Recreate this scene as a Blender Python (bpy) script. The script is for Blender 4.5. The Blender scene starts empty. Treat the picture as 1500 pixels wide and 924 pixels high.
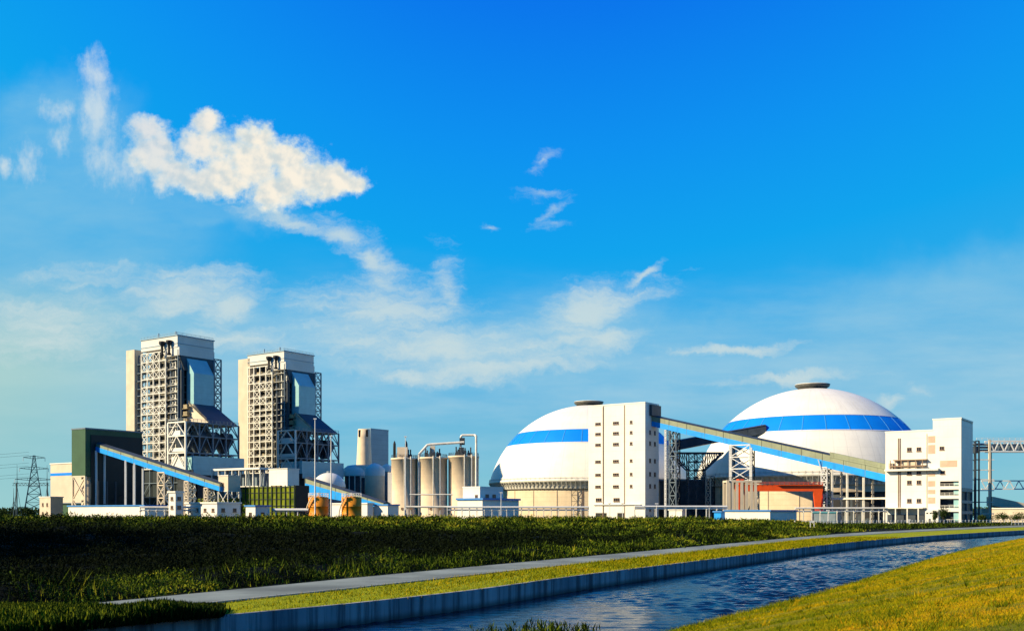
import bpy, bmesh, math, random
import numpy as np
from mathutils import Vector, Matrix
random.seed(7); rng = np.random.default_rng(11)
R = math.radians
C = bpy.context.scene.collection
scene = bpy.context.scene
EYE = 4.5; F = 1500.0; HZ = 750.0

# ------------------------------------------------------------------ camera
cam_d = bpy.data.cameras.new('camera'); cam = bpy.data.objects.new('camera', cam_d); C.objects.link(cam)
cam.location = (0, 0, EYE); cam.rotation_euler = (R(90), 0, 0)
cam_d.sensor_width = 36; cam_d.lens = 36; cam_d.shift_y = 0.192
cam_d.clip_start = 0.5; cam_d.clip_end = 30000
scene.camera = cam
scene.view_settings.view_transform = 'Standard'; scene.view_settings.look = 'None'
scene.view_settings.gamma = 1; scene.view_settings.exposure = 0.65
scene.cycles.max_bounces = 5; scene.cycles.diffuse_bounces = 2; scene.cycles.glossy_bounces = 3

SUN_AZ, SUN_EL = 250.0, 28.0           # clockwise from +Y
sd = bpy.data.lights.new('sun', 'SUN'); sun = bpy.data.objects.new('sun', sd); C.objects.link(sun)
sd.energy = 5.0; sd.angle = R(0.5); sd.color = (1.0, 0.83, 0.54)
d_ = Vector((math.sin(R(SUN_AZ))*math.cos(R(SUN_EL)), math.cos(R(SUN_AZ))*math.cos(R(SUN_EL)), math.sin(R(SUN_EL))))
sun.rotation_euler = d_.to_track_quat('Z', 'Y').to_euler()

# ------------------------------------------------------------------ node helper
class NT:
    def __init__(s, tree): s.t = tree; s.t.nodes.clear()
    def n(s, typ, ins=None, **props):
        nd = s.t.nodes.new(typ)
        for k, v in props.items(): setattr(nd, k, v)
        for k, v in (ins or {}).items(): s.set(nd, k, v)
        return nd
    def set(s, nd, k, v):
        sock = nd.inputs[k]
        if isinstance(v, bpy.types.NodeSocket): s.t.links.new(v, sock)
        elif isinstance(v, bpy.types.Node): s.t.links.new(v.outputs[0], sock)
        else: sock.default_value = v
    def m(s, op, a, b=0.0, c=0.0, clamp=False):
        nd = s.n('ShaderNodeMath', {0: a, 1: b, 2: c}, operation=op); nd.use_clamp = clamp
        return nd.outputs[0]
    def ss(s, x, a, b, lo=0.0, hi=1.0):
        return s.n('ShaderNodeMapRange', {'Value': x, 'From Min': a, 'From Max': b, 'To Min': lo, 'To Max': hi}, interpolation_type='SMOOTHSTEP').outputs[0]
    def noise(s, vec, scale, detail=4, rough=0.5, dist=0.0, color=False):
        nd = s.n('ShaderNodeTexNoise', {'Vector': vec, 'Scale': scale, 'Detail': detail, 'Roughness': rough, 'Distortion': dist})
        return nd.outputs['Color' if color else 'Fac']
    def mix(s, f, a, b, blend='MIX'):
        nd = s.n('ShaderNodeMix', data_type='RGBA', blend_type=blend)
        s.set(nd, 0, f); s.set(nd, 6, a); s.set(nd, 7, b)
        return nd.outputs[2]
    def mapping(s, vec, loc=(0,0,0), rot=(0,0,0), scale=(1,1,1), typ='POINT'):
        return s.n('ShaderNodeMapping', {'Vector': vec, 'Location': loc, 'Rotation': rot, 'Scale': scale}, vector_type=typ).outputs[0]
def srgb(r, g, b, a=1):
    f = lambda c: (c/255/12.92 if c/255 <= .04045 else ((c/255+.055)/1.055)**2.4)
    return (f(r), f(g), f(b), a)

# ------------------------------------------------------------------ world
world = bpy.data.worlds.new('World'); scene.world = world; world.use_nodes = True
w = NT(world.node_tree)
tc = w.n('ShaderNodeTexCoord').outputs['Generated']
sep = w.n('ShaderNodeSeparateXYZ', {0: tc}); dx, dy, dz = sep.outputs
sky = w.n('ShaderNodeTexSky', sky_type='NISHITA', sun_disc=False, sun_elevation=R(SUN_EL), sun_rotation=R(SUN_AZ),
          air_density=1.0, dust_density=0.6, ozone_density=3.0)
# deep polarised blue: elevation bands, paler to the sides and to the left
xn = w.m('MULTIPLY', dx, dx)
lef = w.ss(dx, 0.1, -0.6, 0, 0.22)
zz = w.m('MULTIPLY', dz, w.m('SUBTRACT', w.m('SUBTRACT', 1.0, w.m('MULTIPLY', xn, 0.95)), lef))
ramp = w.n('ShaderNodeValToRGB', {'Fac': zz}); cr = ramp.color_ramp
cols = [(0.0, (140, 202, 210)), (0.05, (108, 188, 216)), (0.11, (80, 178, 224)), (0.17, (40, 172, 232)), (0.24, (0, 164, 238)), (0.33, (0, 146, 241)), (0.44, (0, 118, 237)), (0.7, (0, 85, 205))]
while len(cr.elements) < len(cols): cr.elements.new(0.5)
for e, (p, c) in zip(cr.elements, cols): e.position = p; e.color = srgb(*c)
# photo-like direction coordinates in front of +Y, hundreds of units
ysafe = w.m('MAXIMUM', dy, 0.05)
pu = w.m('MULTIPLY_ADD', w.m('DIVIDE', dx, ysafe), 15.0, 7.5)
pv = w.m('MULTIPLY_ADD', w.m('DIVIDE', dz, ysafe), -15.0, 7.5)
P = w.n('ShaderNodeCombineXYZ', {0: pu, 1: pv, 2: 0.0}).outputs[0]
def warp(vec, scale, amp, detail=5, rough=.6):
    c = w.noise(vec, scale, detail, rough, color=True)
    v = w.n('ShaderNodeVectorMath', {0: c, 1: (.5, .5, .5)}, operation='SUBTRACT').outputs[0]
    v = w.n('ShaderNodeVectorMath', {0: v, 'Scale': amp}, operation='SCALE').outputs[0]
    return w.n('ShaderNodeVectorMath', {0: vec, 1: v}, operation='ADD').outputs[0]
def blobs(vec, lst, smooth=0.15):
    acc = None
    for b in lst:
        x, y, rx, ry = b[:4]; rot = b[4] if len(b) > 4 else 0; amp = b[5] if len(b) > 5 else 1
        q = w.mapping(vec, (x/100, y/100, 0), (0, 0, R(rot)), (rx/100, ry/100, 1), 'TEXTURE')
        l = w.n('ShaderNodeVectorMath', {0: q}, operation='LENGTH').outputs['Value']
        v = w.m('MULTIPLY', w.m('SUBTRACT', 1.0, l), amp)
        acc = v if acc is None else w.m('SMOOTH_MAX', acc, v, smooth)
    return acc
Pw = warp(P, 2.2, 0.45, 6, .62)
Pf = warp(P, 5.0, 0.28, 5, .6)
cum = [(212,192,34,26),(225,225,42,36),(258,250,44,34),(303,178,28,20),(300,215,48,38),(330,255,46,34),(288,268,36,24),(372,200,36,26),
       (368,240,60,50),(425,232,48,32),(440,262,58,42),(400,278,50,30),(485,262,46,32),(515,268,30,18),(345,270,44,28)]
cf = blobs(Pf, cum, 0.3)
pf_n = w.noise(P, 2.4, 9, .64)
field = w.m('ADD', cf, w.m('MULTIPLY', w.m('SUBTRACT', pf_n, .47), 1.9))
d_cum = w.ss(field, -0.10, 0.52)
thin = w.ss(pu, 1.8, 3.6, 0.72, 1.0); d_cum = w.m('MULTIPLY', d_cum, w.m('MULTIPLY', thin, .97))
# the puff's own relief: a noise difference towards the low sun
Po = w.n('ShaderNodeVectorMath', {0: P, 1: (0.07, -0.05, 0)}, operation='ADD').outputs[0]
rel = w.m('SUBTRACT', w.noise(P, 1.7, 5, .5), w.noise(Po, 1.7, 5, .5))
relc = w.ss(rel, -0.10, 0.08)
ccol = w.mix(relc, srgb(208, 217, 216), srgb(253, 243, 224))
ccol = w.mix(w.ss(field, 0.1, 0.75), w.mix(.35, srgb(188, 222, 236), ccol), ccol)
wis = [(138,105,26,42,0,.9),(140,165,34,60,0,1),(152,235,30,40,15,.75),(85,165,24,20,0,.6),(88,212,16,26,0,.5),(40,238,24,30,0,.55),(4,244,14,18,0,.8),(192,250,40,30,0,.5)]
wf = w.m('ADD', blobs(Pw, wis, .1), w.m('MULTIPLY', w.m('SUBTRACT', w.noise(w.mapping(P, scale=(1.4, .7, 1)), 4.0, 7, .65), .5), 1.5))
d_wis = w.ss(wf, -0.15, 0.95, 0, .72)
# high thin streaks
Ps = w.mapping(Pw, rot=(0, 0, R(8)), scale=(.32, 1.5, 1))
st = w.noise(Ps, 2.3, 9, .68)
str_l = [(330,455,60,30,-30,.9),(250,400,50,16,0,.7),(700,540,150,26,-4,.8),(520,500,120,24,4,.8),(330,500,160,24,0,.6),(900,440,90,24,-15,.7),(560,420,40,34,60,.6),(830,500,130,14,-8,.7),(270,425,130,42,0,1.0),(60,480,150,60,0,.8),(560,455,150,50,5,1.0),(640,510,190,42,0,.9),(545,380,26,52,-35,.9),(430,325,110,14,14,.8),(500,345,60,22,28,.9),(660,430,24,60,-10,.6),
         (860,455,72,46,-10,1.15),(885,500,60,26,0,1.0),(775,530,150,22,-4,.8),(940,405,40,7,-38,.8),(935,428,50,6,-5,.7),(1060,513,110,9,-3,.8),(1170,552,120,12,-4,.8),(600,550,70,14,0,.75),
         (798,238,24,10,-35,.5),(806,310,34,9,-35,.62),(812,326,26,8,0,.5),(795,282,26,7,0,.32),(1305,585,22,12,0,.6),(1338,568,22,9,0,.6),(715,332,16,6,0,.6),(150,410,120,18,0,.5)]
sf = w.m('ADD', blobs(Pw, str_l, .15), w.m('MULTIPLY', w.m('SUBTRACT', st, .5), 2.3))
d_str = w.ss(sf, -0.2, 1.05, 0, .80)
# pale veil low down
veil = w.m('MULTIPLY', w.ss(w.m('ADD', pv, w.m('MULTIPLY', w.m('SUBTRACT', w.noise(w.mapping(P, scale=(.3,.8,1)), .8, 5, .55), .5), 2.6)), 3.7, 5.4), w.ss(pv, 7.4, 5.6, .25, 1))
d_veil = w.m('MULTIPLY', veil, w.ss(w.noise(w.mapping(P, rot=(0,0,R(4)), scale=(.25, 1.3, 1)), 1.3, 7, .6), .3, .72, .12, .58))
yel = w.m('MULTIPLY', w.ss(pu, 4.2, -0.5), w.m('MULTIPLY', w.ss(pv, 3.8, 5.2), w.ss(pv, 7.4, 5.4, .45, 1)))
front = w.ss(dy, .05, .3)
skyc = w.mix(0.03, ramp.outputs[0], w.mix(1.0, sky.outputs[0], (.12, .12, .12, 1), 'MULTIPLY'))
hz_ = blobs(warp(P, .9, 1.1, 5, .6), [(90,190,150,110,0,.8),(60,330,330,170,0,1.0),(300,310,170,40,6,.8),(1430,500,480,170,-16,1.0),(860,520,380,110,0,.9),(300,520,420,120,0,1.0)], .2)
d_hz = w.m('MULTIPLY', w.ss(hz_, -.02, .55, 0, .62), w.ss(w.noise(w.mapping(P, rot=(0,0,R(8)), scale=(.35,1.1,1)), 1.1, 8, .62), .25, .7, .45, 1))
skyc = w.mix(w.m('MULTIPLY', d_hz, front), skyc, srgb(136, 196, 226))
skyc = w.mix(w.m('MULTIPLY', d_veil, front), skyc, srgb(176, 212, 226))
skyc = w.mix(w.m('MULTIPLY', yel, .62), skyc, srgb(178, 212, 196))
skyc = w.mix(w.m('MULTIPLY', d_str, front), skyc, srgb(206, 222, 222))
skyc = w.mix(w.m('MULTIPLY', d_wis, front), skyc, srgb(220, 230, 230))
skyc = w.mix(w.m('MULTIPLY', d_cum, front), skyc, ccol)
# the half of the sky behind the camera is a deeper, darker blue
back = w.mix(w.ss(dz, 0.0, .8), (.0, .25, .60, 1), (.0, .11, .48, 1))
skyc = w.mix(w.ss(dy, .12, -.25), skyc, back)
skyc = w.mix(1.0, skyc, (6.4, 6.4, 6.4, 1), 'MULTIPLY')
bg = w.n('ShaderNodeBackground', {'Color': skyc, 'Strength': 0.1})
w.n('ShaderNodeOutputWorld', {'Surface': bg})
world.cycles.sampling_method = 'MANUAL'; world.cycles.sample_map_resolution = 512

# ------------------------------------------------------------------ materials
def mat(name, col, rough=.7, var=.18, scale=.35, streak=0.0, streak_col=None, ribs=0.0, courses=0.0, metal=0.0, bump=0.0, seam=.35, dirt=None):
    """painted / weathered surface: soft tone drift, vertical run-off streaks, cladding ribs and panel courses"""
    M = bpy.data.materials.new(name); M.use_nodes = True; t = NT(M.node_tree)
    o = t.n('ShaderNodeTexCoord').outputs['Object']
    base = tuple(col)+(1,)
    n1 = t.noise(o, scale, 5, .6)
    dark = tuple(c*(1-var*1.6) for c in col)+(1,)
    lite = tuple(min(1, c*(1+var*.5)) for c in col)+(1,)
    c = t.mix(t.ss(n1, .3, .7), dark, lite)
    if streak:
        sv = t.noise(t.mapping(o, scale=(1, 1, .06)), 1.1, 6, .7)
        c = t.mix(t.ss(sv, .48, .78, 0, streak), c, (streak_col or tuple(x*.45 for x in col))+(1,))
    sp = t.n('ShaderNodeSeparateXYZ', {0: o})
    h = None
    if ribs:
        d = t.m('ADD', sp.outputs[0], sp.outputs[1])
        fr = t.m('FRACT', t.m('DIVIDE', d, ribs)); ln = t.m('LESS_THAN', fr, .09)
        c = t.mix(t.m('MULTIPLY', ln, seam), c, tuple(x*.5 for x in col)+(1,))
    if courses:
        fr = t.m('FRACT', t.m('DIVIDE', sp.outputs[2], courses)); ln = t.m('LESS_THAN', fr, .07)
        c = t.mix(t.m('MULTIPLY', ln, seam), c, tuple(x*.5 for x in col)+(1,))
    if dirt:      # meridian seams and run-off stains of a dome
        an = t.m('MULTIPLY', t.m('ARCTAN2', sp.outputs[1], sp.outputs[0]), dirt/(2*math.pi))
        ln = t.m('LESS_THAN', t.m('FRACT', an), .05); c = t.mix(t.m('MULTIPLY', ln, .22), c, tuple(x*.5 for x in col)+(1,))
        ln = t.m('LESS_THAN', t.m('FRACT', t.m('DIVIDE', sp.outputs[2], 3.9)), .05); c = t.mix(t.m('MULTIPLY', ln, .14), c, tuple(x*.5 for x in col)+(1,))
        v3 = t.n('ShaderNodeCombineXYZ', {0: an, 1: t.m('MULTIPLY', sp.outputs[2], .03), 2: 0.0}).outputs[0]
        c = t.mix(t.ss(t.noise(v3, 2.2, 6, .7), .5, .75, 0, .35), c, tuple(x*.62 for x in col)+(1,))
    b = t.n('ShaderNodeBsdfPrincipled', {'Base Color': c, 'Roughness': rough, 'Metallic': metal})
    b.inputs['Specular IOR Level'].default_value = .3
    if bump:
        bp = t.n('ShaderNodeBump', {'Height': t.noise(o, 2.5, 6, .6), 'Strength': .5, 'Distance': bump}); t.set(b, 'Normal', bp)
    t.n('ShaderNodeOutputMaterial', {'Surface': b})
    return M
M = {}
M['white'] = mat('white_render', (.80, .77, .69), .8, .05, .12, .16, (.48, .42, .33), courses=4.2, seam=.12)
M['cream'] = mat('cream_render', (.66, .56, .42), .8, .08, .2, .2)
M['beige'] = mat('beige_cladding', (.66, .55, .42), .7, .08, .1, .12, ribs=1.2, seam=.22)
M['dome'] = mat('dome_sheet', (.84, .80, .70), .5, .07, .06, .1, (.55,.48,.38), dirt=56)
M['bluesheet'] = mat('blue_sheet', (.002, .23, .82), .45, .06, .1)
M['blue'] = mat('blue_cladding', (.002, .32, .86), .5, .1, .3, .1, ribs=3.0, seam=.3)
M['olive'] = mat('olive_cladding', (.27, .30, .20), .6, .1, .2, .2, ribs=1.6, seam=.3)
M['green'] = mat('green_cladding', (.04, .10, .05), .6, .1, .15, .15, ribs=1.2)
M['dgreen'] = mat('dark_cladding', (.012, .022, .025), .6, .1, .2)
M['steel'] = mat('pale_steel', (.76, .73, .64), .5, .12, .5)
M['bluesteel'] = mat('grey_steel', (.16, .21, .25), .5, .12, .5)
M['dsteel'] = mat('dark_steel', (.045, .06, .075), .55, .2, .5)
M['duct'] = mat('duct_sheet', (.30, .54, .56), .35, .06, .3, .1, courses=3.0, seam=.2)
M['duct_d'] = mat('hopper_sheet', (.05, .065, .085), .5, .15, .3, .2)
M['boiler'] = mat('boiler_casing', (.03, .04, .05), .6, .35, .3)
M['capblue'] = mat('cap_cladding', (.24, .36, .44), .5, .06, .1, courses=3.2, seam=.3)
M['concrete'] = mat('silo_concrete', (.84, .67, .47), .85, .1, .15, .22, (.4,.32,.22), courses=3.0, seam=.12)
M['ringwall'] = mat('ring_wall', (.72, .58, .40), .85, .08, .15, .2, courses=2.6, seam=.35)
M['dark'] = mat('dark_void', (.012, .014, .018), .6, .2, .5)
M['glass'] = mat('window_glass', (.03, .035, .045), .15, .2, .4)
M['frame'] = mat('window_frame', (.30, .20, .13), .6, .1, 1)
M['orange'] = mat('orange_paint', (.72, .26, .012), .55, .12, .4, .25, (.3,.08,.01))
M['crane'] = mat('crane_red', (.86, .10, .012), .45, .08, .4)
M['crimson'] = mat('crimson_paint', (.75, .02, .02), .45, .08, .4)
M['pink'] = mat('pink_panel', (.66, .42, .30), .8, .1, .4)
M['roofblue'] = mat('roof_blue', (.05, .22, .55), .5, .1, .3)
M['teal'] = mat('teal_roof', (.05, .28, .36), .5, .1, .3)
M['yellow'] = mat('lit_infill', (.34, .27, .15), .7, .3, .6)
M['pole'] = mat('pole_paint', (.72, .72, .70), .4, .05, 1)
M['pylon'] = mat('pylon_steel', (.05, .085, .10), .6, .1, .5)
M['asphalt_pale'] = mat('road_concrete', (.22, .25, .22), .85, .3, .12, .0, bump=.01)
M['joint'] = mat('kerb_stone', (.42, .42, .40), .85, .15, .6)

def ground_mat(name, a, b, c_, scale=.08, fine=2.2, bump=.08, rough=.95, extra=None):
    Mt = bpy.data.materials.new(name); Mt.use_nodes = True; t = NT(Mt.node_tree)
    o = t.n('ShaderNodeTexCoord').outputs['Object']
    col = t.mix(t.ss(t.noise(o, scale, 6, .65), .35, .68), a+(1,), b+(1,))
    col = t.mix(t.ss(t.noise(o, fine, 6, .7), .45, .7, 0, .8), col, c_+(1,))
    if extra: col = t.mix(t.ss(t.noise(t.mapping(o, loc=(31, 7, 0)), extra[1], 5, .6), .55, .72, 0, extra[2]), col, extra[0]+(1,))
    bs = t.n('ShaderNodeBsdfPrincipled', {'Base Color': col, 'Roughness': rough}); bs.inputs['Specular IOR Level'].default_value = .1
    t.set(bs, 'Normal', t.n('ShaderNodeBump', {'Height': t.noise(o, fine*2.4, 7, .75), 'Strength': .9, 'Distance': bump}))
    t.n('ShaderNodeOutputMaterial', {'Surface': bs}); return Mt
M['lawn'] = ground_mat('lawn', (.24, .20, .003), (.15, .155, .003), (.08, .09, .003), .07, 2.6, .10, extra=((.40, .21, .01), .05, .75))
M['verge'] = ground_mat('verge_grass', (.34, .34, .004), (.24, .28, .004), (.12, .16, .004), .1, 2.0, .10, extra=((.40, .28, .02), .08, .5))
M['soil'] = ground_mat('plant_ground', (.03, .04, .02), (.03, .05, .015), (.09, .08, .05), .03, .6, .2)
M['scrub'] = ground_mat('scrub_floor', (.003, .005, .002), (.004, .007, .002), (.002, .004, .001), .1, .8, .3)
def leaf_mat(name, stops, rough=.75, trans=.0):
    Mt = bpy.data.materials.new(name); Mt.use_nodes = True; t = NT(Mt.node_tree)
    a = t.n('ShaderNodeAttribute', attribute_name='tone').outputs['Fac']
    rp = t.n('ShaderNodeValToRGB', {'Fac': a}); cr = rp.color_ramp
    while len(cr.elements) < len(stops): cr.elements.new(.5)
    for e, (p, c) in zip(cr.elements, stops): e.position = p; e.color = c+(1,)
    bs = t.n('ShaderNodeBsdfPrincipled', {'Base Color': rp.outputs[0], 'Roughness': rough}); bs.inputs['Specular IOR Level'].default_value = .03
    t.n('ShaderNodeOutputMaterial', {'Surface': bs}); return Mt
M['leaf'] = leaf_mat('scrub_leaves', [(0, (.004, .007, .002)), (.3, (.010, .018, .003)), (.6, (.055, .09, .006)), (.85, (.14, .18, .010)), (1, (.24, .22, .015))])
M['blade'] = leaf_mat('grass_blades', [(0, (.05, .08, .002)), (.35, (.16, .18, .003)), (.6, (.27, .22, .003)), (.85, (.38, .27, .004)), (1, (.46, .23, .006))])
M['weed'] = leaf_mat('weed_leaves', [(0, (.003, .007, .002)), (.5, (.012, .026, .003)), (.8, (.06, .09, .005)), (1, (.17, .19, .008))])
M['treeleaf'] = leaf_mat('tree_leaves', [(0, (.012, .025, .008)), (1, (.05, .08, .02))])
M['bark'] = mat('bark', (.09, .07, .05), .9, .2, 2)
def net_mat():
    Mt = bpy.data.materials.new('green_net'); Mt.use_nodes = True; t = NT(Mt.node_tree)
    o = t.n('ShaderNodeTexCoord').outputs['Object']
    c = t.mix(t.ss(t.noise(o, .16, 6, .65), .32, .68), (.05, .09, .006, 1), (.24, .27, .018, 1))
    c = t.mix(t.ss(t.noise(o, 1.3, 5, .7), .5, .7, 0, .6), c, (.02, .035, .006, 1))
    b = t.n('ShaderNodeBsdfPrincipled', {'Base Color': c, 'Roughness': .85}); b.inputs['Specular IOR Level'].default_value = .1
    t.n('ShaderNodeOutputMaterial', {'Surface': b}); return Mt
M['net'] = net_mat()
def water_mat():
    Mt = bpy.data.materials.new('canal_water'); Mt.use_nodes = True; t = NT(Mt.node_tree)
    o = t.n('ShaderNodeTexCoord').outputs['Object']
    q = t.mapping(o, rot=(0, 0, R(-8)), scale=(.55, 1.5, 1))
    n1 = t.noise(q, 1.0, 6, .6, .4); n2 = t.noise(q, 4.5, 4, .6)
    gust = t.ss(t.noise(t.mapping(o, loc=(3, 5, 0), rot=(0, 0, R(-30)), scale=(1, .5, 1)), .045, 4, .6), .42, .64, .35, 1)
    h = t.m('MULTIPLY', t.m('ADD', n1, t.m('MULTIPLY', n2, .35)), gust)
    bp = t.n('ShaderNodeBump', {'Height': h, 'Strength': 1.0, 'Distance': .10})
    b = t.n('ShaderNodeBsdfPrincipled', {'Base Color': (.002, .010, .030, 1), 'Roughness': .12, 'IOR': 1.24, 'Normal': bp})
    b.inputs['Specular IOR Level'].default_value = .28
    t.n('ShaderNodeOutputMaterial', {'Surface': b}); return Mt
M['water'] = water_mat()
def wall_mat():
    Mt = bpy.data.materials.new('canal_wall_concrete'); Mt.use_nodes = True; t = NT(Mt.node_tree)
    o = t.n('ShaderNodeTexCoord').outputs['Object']
    s1 = t.noise(t.mapping(o, scale=(1, 1, .05)), 1.3, 6, .7); s2 = t.noise(t.mapping(o, scale=(1, 1, .1)), .35, 4, .6)
    c = t.mix(t.ss(s2, .3, .7), (.16, .17, .18, 1), (.34, .34, .33, 1))
    c = t.mix(t.ss(s1, .44, .62, 0, .85), c, (.05, .055, .06, 1))
    sp = t.n('ShaderNodeSeparateXYZ', {0: o})
    c = t.mix(t.ss(sp.outputs[2], -.55, -1.0, 0, .75), c, (.03, .035, .03, 1))
    b = t.n('ShaderNodeBsdfPrincipled', {'Base Color': c, 'Roughness': .9}); b.inputs['Specular IOR Level'].default_value = .1
    t.n('ShaderNodeOutputMaterial', {'Surface': b}); return Mt
M['wall'] = wall_mat()

# ------------------------------------------------------------------ mesh builder
class MB:
    def __init__(s): s.v = []; s.f = []; s.sm = []
    def add(s, vs, fs, smooth=False):
        n = len(s.v); s.v += [tuple(v) for v in vs]; s.f += [tuple(i+n for i in f) for f in fs]; s.sm += [smooth]*len(fs); return s
    def box(s, x0, x1, y0, y1, z0, z1):
        vs = [(x, y, z) for z in (z0, z1) for x, y in ((x0,y0),(x1,y0),(x1,y1),(x0,y1))]
        return s.add(vs, [(3,2,1,0),(4,5,6,7),(0,1,5,4),(1,2,6,5),(2,3,7,6),(3,0,4,7)])
    def frus(s, a, b):   # two rects (x0,x1,y0,y1,z)
        vs = []
        for r in (a, b): vs += [(r[0],r[2],r[4]),(r[1],r[2],r[4]),(r[1],r[3],r[4]),(r[0],r[3],r[4])]
        return s.add(vs, [(3,2,1,0),(4,5,6,7),(0,1,5,4),(1,2,6,5),(2,3,7,6),(3,0,4,7)])
    def bar(s, p, q, w=.4, h=None):
        p = Vector(p); q = Vector(q); d = q-p
        if d.length < 1e-4: return s
        h = h or w; d.normalize(); up = Vector((0,0,1)) if abs(d.z) < .95 else Vector((1,0,0))
        a = d.cross(up).normalized()*w/2; b = a.cross(d).normalized()*h/2
        vs = [p-a-b, p+a-b, p+a+b, p-a+b, q-a-b, q+a-b, q+a+b, q-a+b]
        return s.add(vs, [(3,2,1,0),(4,5,6,7),(0,1,5,4),(1,2,6,5),(2,3,7,6),(3,0,4,7)])
    def tube(s, p, q, r, n=10, r2=None):
        p = Vector(p); q = Vector(q); d = (q-p).normalized(); r2 = r if r2 is None else r2
        up = Vector((0,0,1)) if abs(d.z) < .95 else Vector((1,0,0)); a = d.cross(up).normalized(); b = a.cross(d)
        vs = [p+(a*math.cos(t)+b*math.sin(t))*r for t in [2*math.pi*i/n for i in range(n)]] + [q+(a*math.cos(t)+b*math.sin(t))*r2 for t in [2*math.pi*i/n for i in range(n)]]
        s.add(vs, [(i,(i+1)%n,n+(i+1)%n,n+i) for i in range(n)], True)
        return s.add([vs[i] for i in range(n)]+[vs[n+i] for i in range(n)], [tuple(range(n))[::-1], tuple(range(n,2*n))])
    def path(s, pts, r, n=10):
        for a, b in zip(pts, pts[1:]): s.tube(a, b, r, n)
        return s
    def lathe(s, prof, n=48, c=(0,0,0), smooth=True):
        vs = []; k = len(prof)
        for i in range(n):
            t = 2*math.pi*i/n
            vs += [(c[0]+r*math.cos(t), c[1]+r*math.sin(t), c[2]+z) for r, z in prof]
        fs = [(i*k+j, ((i+1)%n)*k+j, ((i+1)%n)*k+j+1, i*k+j+1) for i in range(n) for j in range(k-1)]
        return s.add(vs, fs, smooth)
    def cyl(s, x, y, r, z0, z1, n=32, cap=True):
        s.lathe([(r, z0), (r, z1)], n, (x, y, 0))
        if cap: s.add([(x+r*math.cos(2*math.pi*i/n), y+r*math.sin(2*math.pi*i/n), z1) for i in range(n)], [tuple(range(n))])
        return s
    def build(s, name, m, parent=None, label=None):
        me = bpy.data.meshes.new(name); me.from_pydata(s.v, [], s.f); me.materials.append(m)
        me.polygons.foreach_set('use_smooth', s.sm); me.update()
        o = bpy.data.objects.new(name, me); C.objects.link(o)
        if parent is not None: o.parent = parent
        if label: o['label'] = label
        return o
GROT = R(-35)
def thing(name, label, cat, loc=(0,0,0), rot=0.0, group=None):
    o = bpy.data.objects.new(name, None); C.objects.link(o); o.location = loc; o.rotation_euler = (0,0,rot)
    o['label'] = label; o['category'] = cat
    if group: o['group'] = group
    return o
def tag(o, label, cat, group=None, kind=None):
    o['label'] = label; o['category'] = cat
    if group: o['group'] = group
    if kind: o['kind'] = kind
    return o
def struct(o, label=None):
    o['kind'] = 'structure'
    if label: o['label'] = label
    return o
def copy_part(o, parent, loc=None):
    c = o.copy(); C.objects.link(c); c.parent = parent
    if loc is not None: c.location = loc
    for ch in list(o.children): 
        d = ch.copy(); C.objects.link(d); d.parent = c
    return c
def U(px): return (px-750)/F
def W(px, d, z=0.0): return Vector((U(px)*d, d, z))
def ZY(py, d): return EYE+(HZ-py)*d/F
XH = Vector((math.cos(GROT), math.sin(GROT), 0)); YH = Vector((-math.sin(GROT), math.cos(GROT), 0))
def ext(K, dirv, px):      # metres from K along a plan direction to the sight line of px
    u = U(px); return (u*K.y-K.x)/(dirv.x-u*dirv.y)
def corner(px, d, pl, pr):  # near corner, width to the left, depth to the right
    K = W(px, d); return K, (ext(K, -XH, pl) if pl is not None else 0), (ext(K, YH, pr) if pr is not None else 0)

# windows -----------------------------------------------------------
def window_proto(wd, ht, parent, mull=1):
    f = MB(); t = .14
    f.box(-wd/2, wd/2, -.12, .06, -ht/2, -ht/2+t).box(-wd/2, wd/2, -.12, .06, ht/2-t, ht/2)
    f.box(-wd/2, -wd/2+t, -.12, .06, -ht/2+t, ht/2-t).box(wd/2-t, wd/2, -.12, .06, -ht/2+t, ht/2-t)
    for i in range(mull):
        x = -wd/2+wd*(i+1)/(mull+1); f.box(x-t/2, x+t/2, -.115, .055, -ht/2+t, ht/2-t)
    f.box(-wd/2-.15, wd/2+.15, -.3, -.0, -ht/2-.16, -ht/2-.003)
    o = f.build('window', M['frame'], parent)
    MB().box(-wd/2+t, wd/2-t, -.03, .03, -ht/2+t, ht/2-t).build('pane', M['glass'], o)
    return o
def windows(parent, lst, wd, ht, face='y', off=0.0, mull=1):
    p = None
    for (a, z) in lst:
        if p is None: p = window_proto(wd, ht, parent, mull); o = p
        else: o = copy_part(p, parent)
        if face == 'y': o.location = (a, off-.03, z)
        else: o.location = (off+.03, a, z); o.rotation_euler = (0,0,R(90))
# ================================================================== THE SETTING
def curve(pts, ext0=200, ext1=400, step=2.5):
    p = [np.array(q, float) for q in pts]
    a = p[0]-(p[2]-p[0])/np.linalg.norm(p[2]-p[0])*ext0; b = p[-1]+(p[-1]-p[-2])/np.linalg.norm(p[-1]-p[-2])*ext1
    p = [a]+p+[b]
    for _ in range(3):
        q = [p[0]]
        for u, v in zip(p, p[1:]): q += [u*.75+v*.25, u*.25+v*.75]
        p = q+[p[-1]]
    p = np.array(p); L = np.r_[0, np.cumsum(np.linalg.norm(np.diff(p, axis=0), axis=1))]
    t = np.arange(0, L[-1], step)
    return np.c_[np.interp(t, L, p[:,0]), np.interp(t, L, p[:,1])]
def gp(lst, z=0.0): return [((x-750)/F*(EYE-z)*F/(y-HZ), (EYE-z)*F/(y-HZ)) for x, y in lst]
WALL = curve(gp([(320,903),(500,887),(600,876),(700,865),(850,843),(1000,825),(1100,812),(1200,799),(1300,789),(1400,782),(1500,776.5)]))
RNEAR = curve(gp([(300,884),(500,864),(750,836),(1000,810),(1230,785),(1370,777),(1500,771.5)]))
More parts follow.
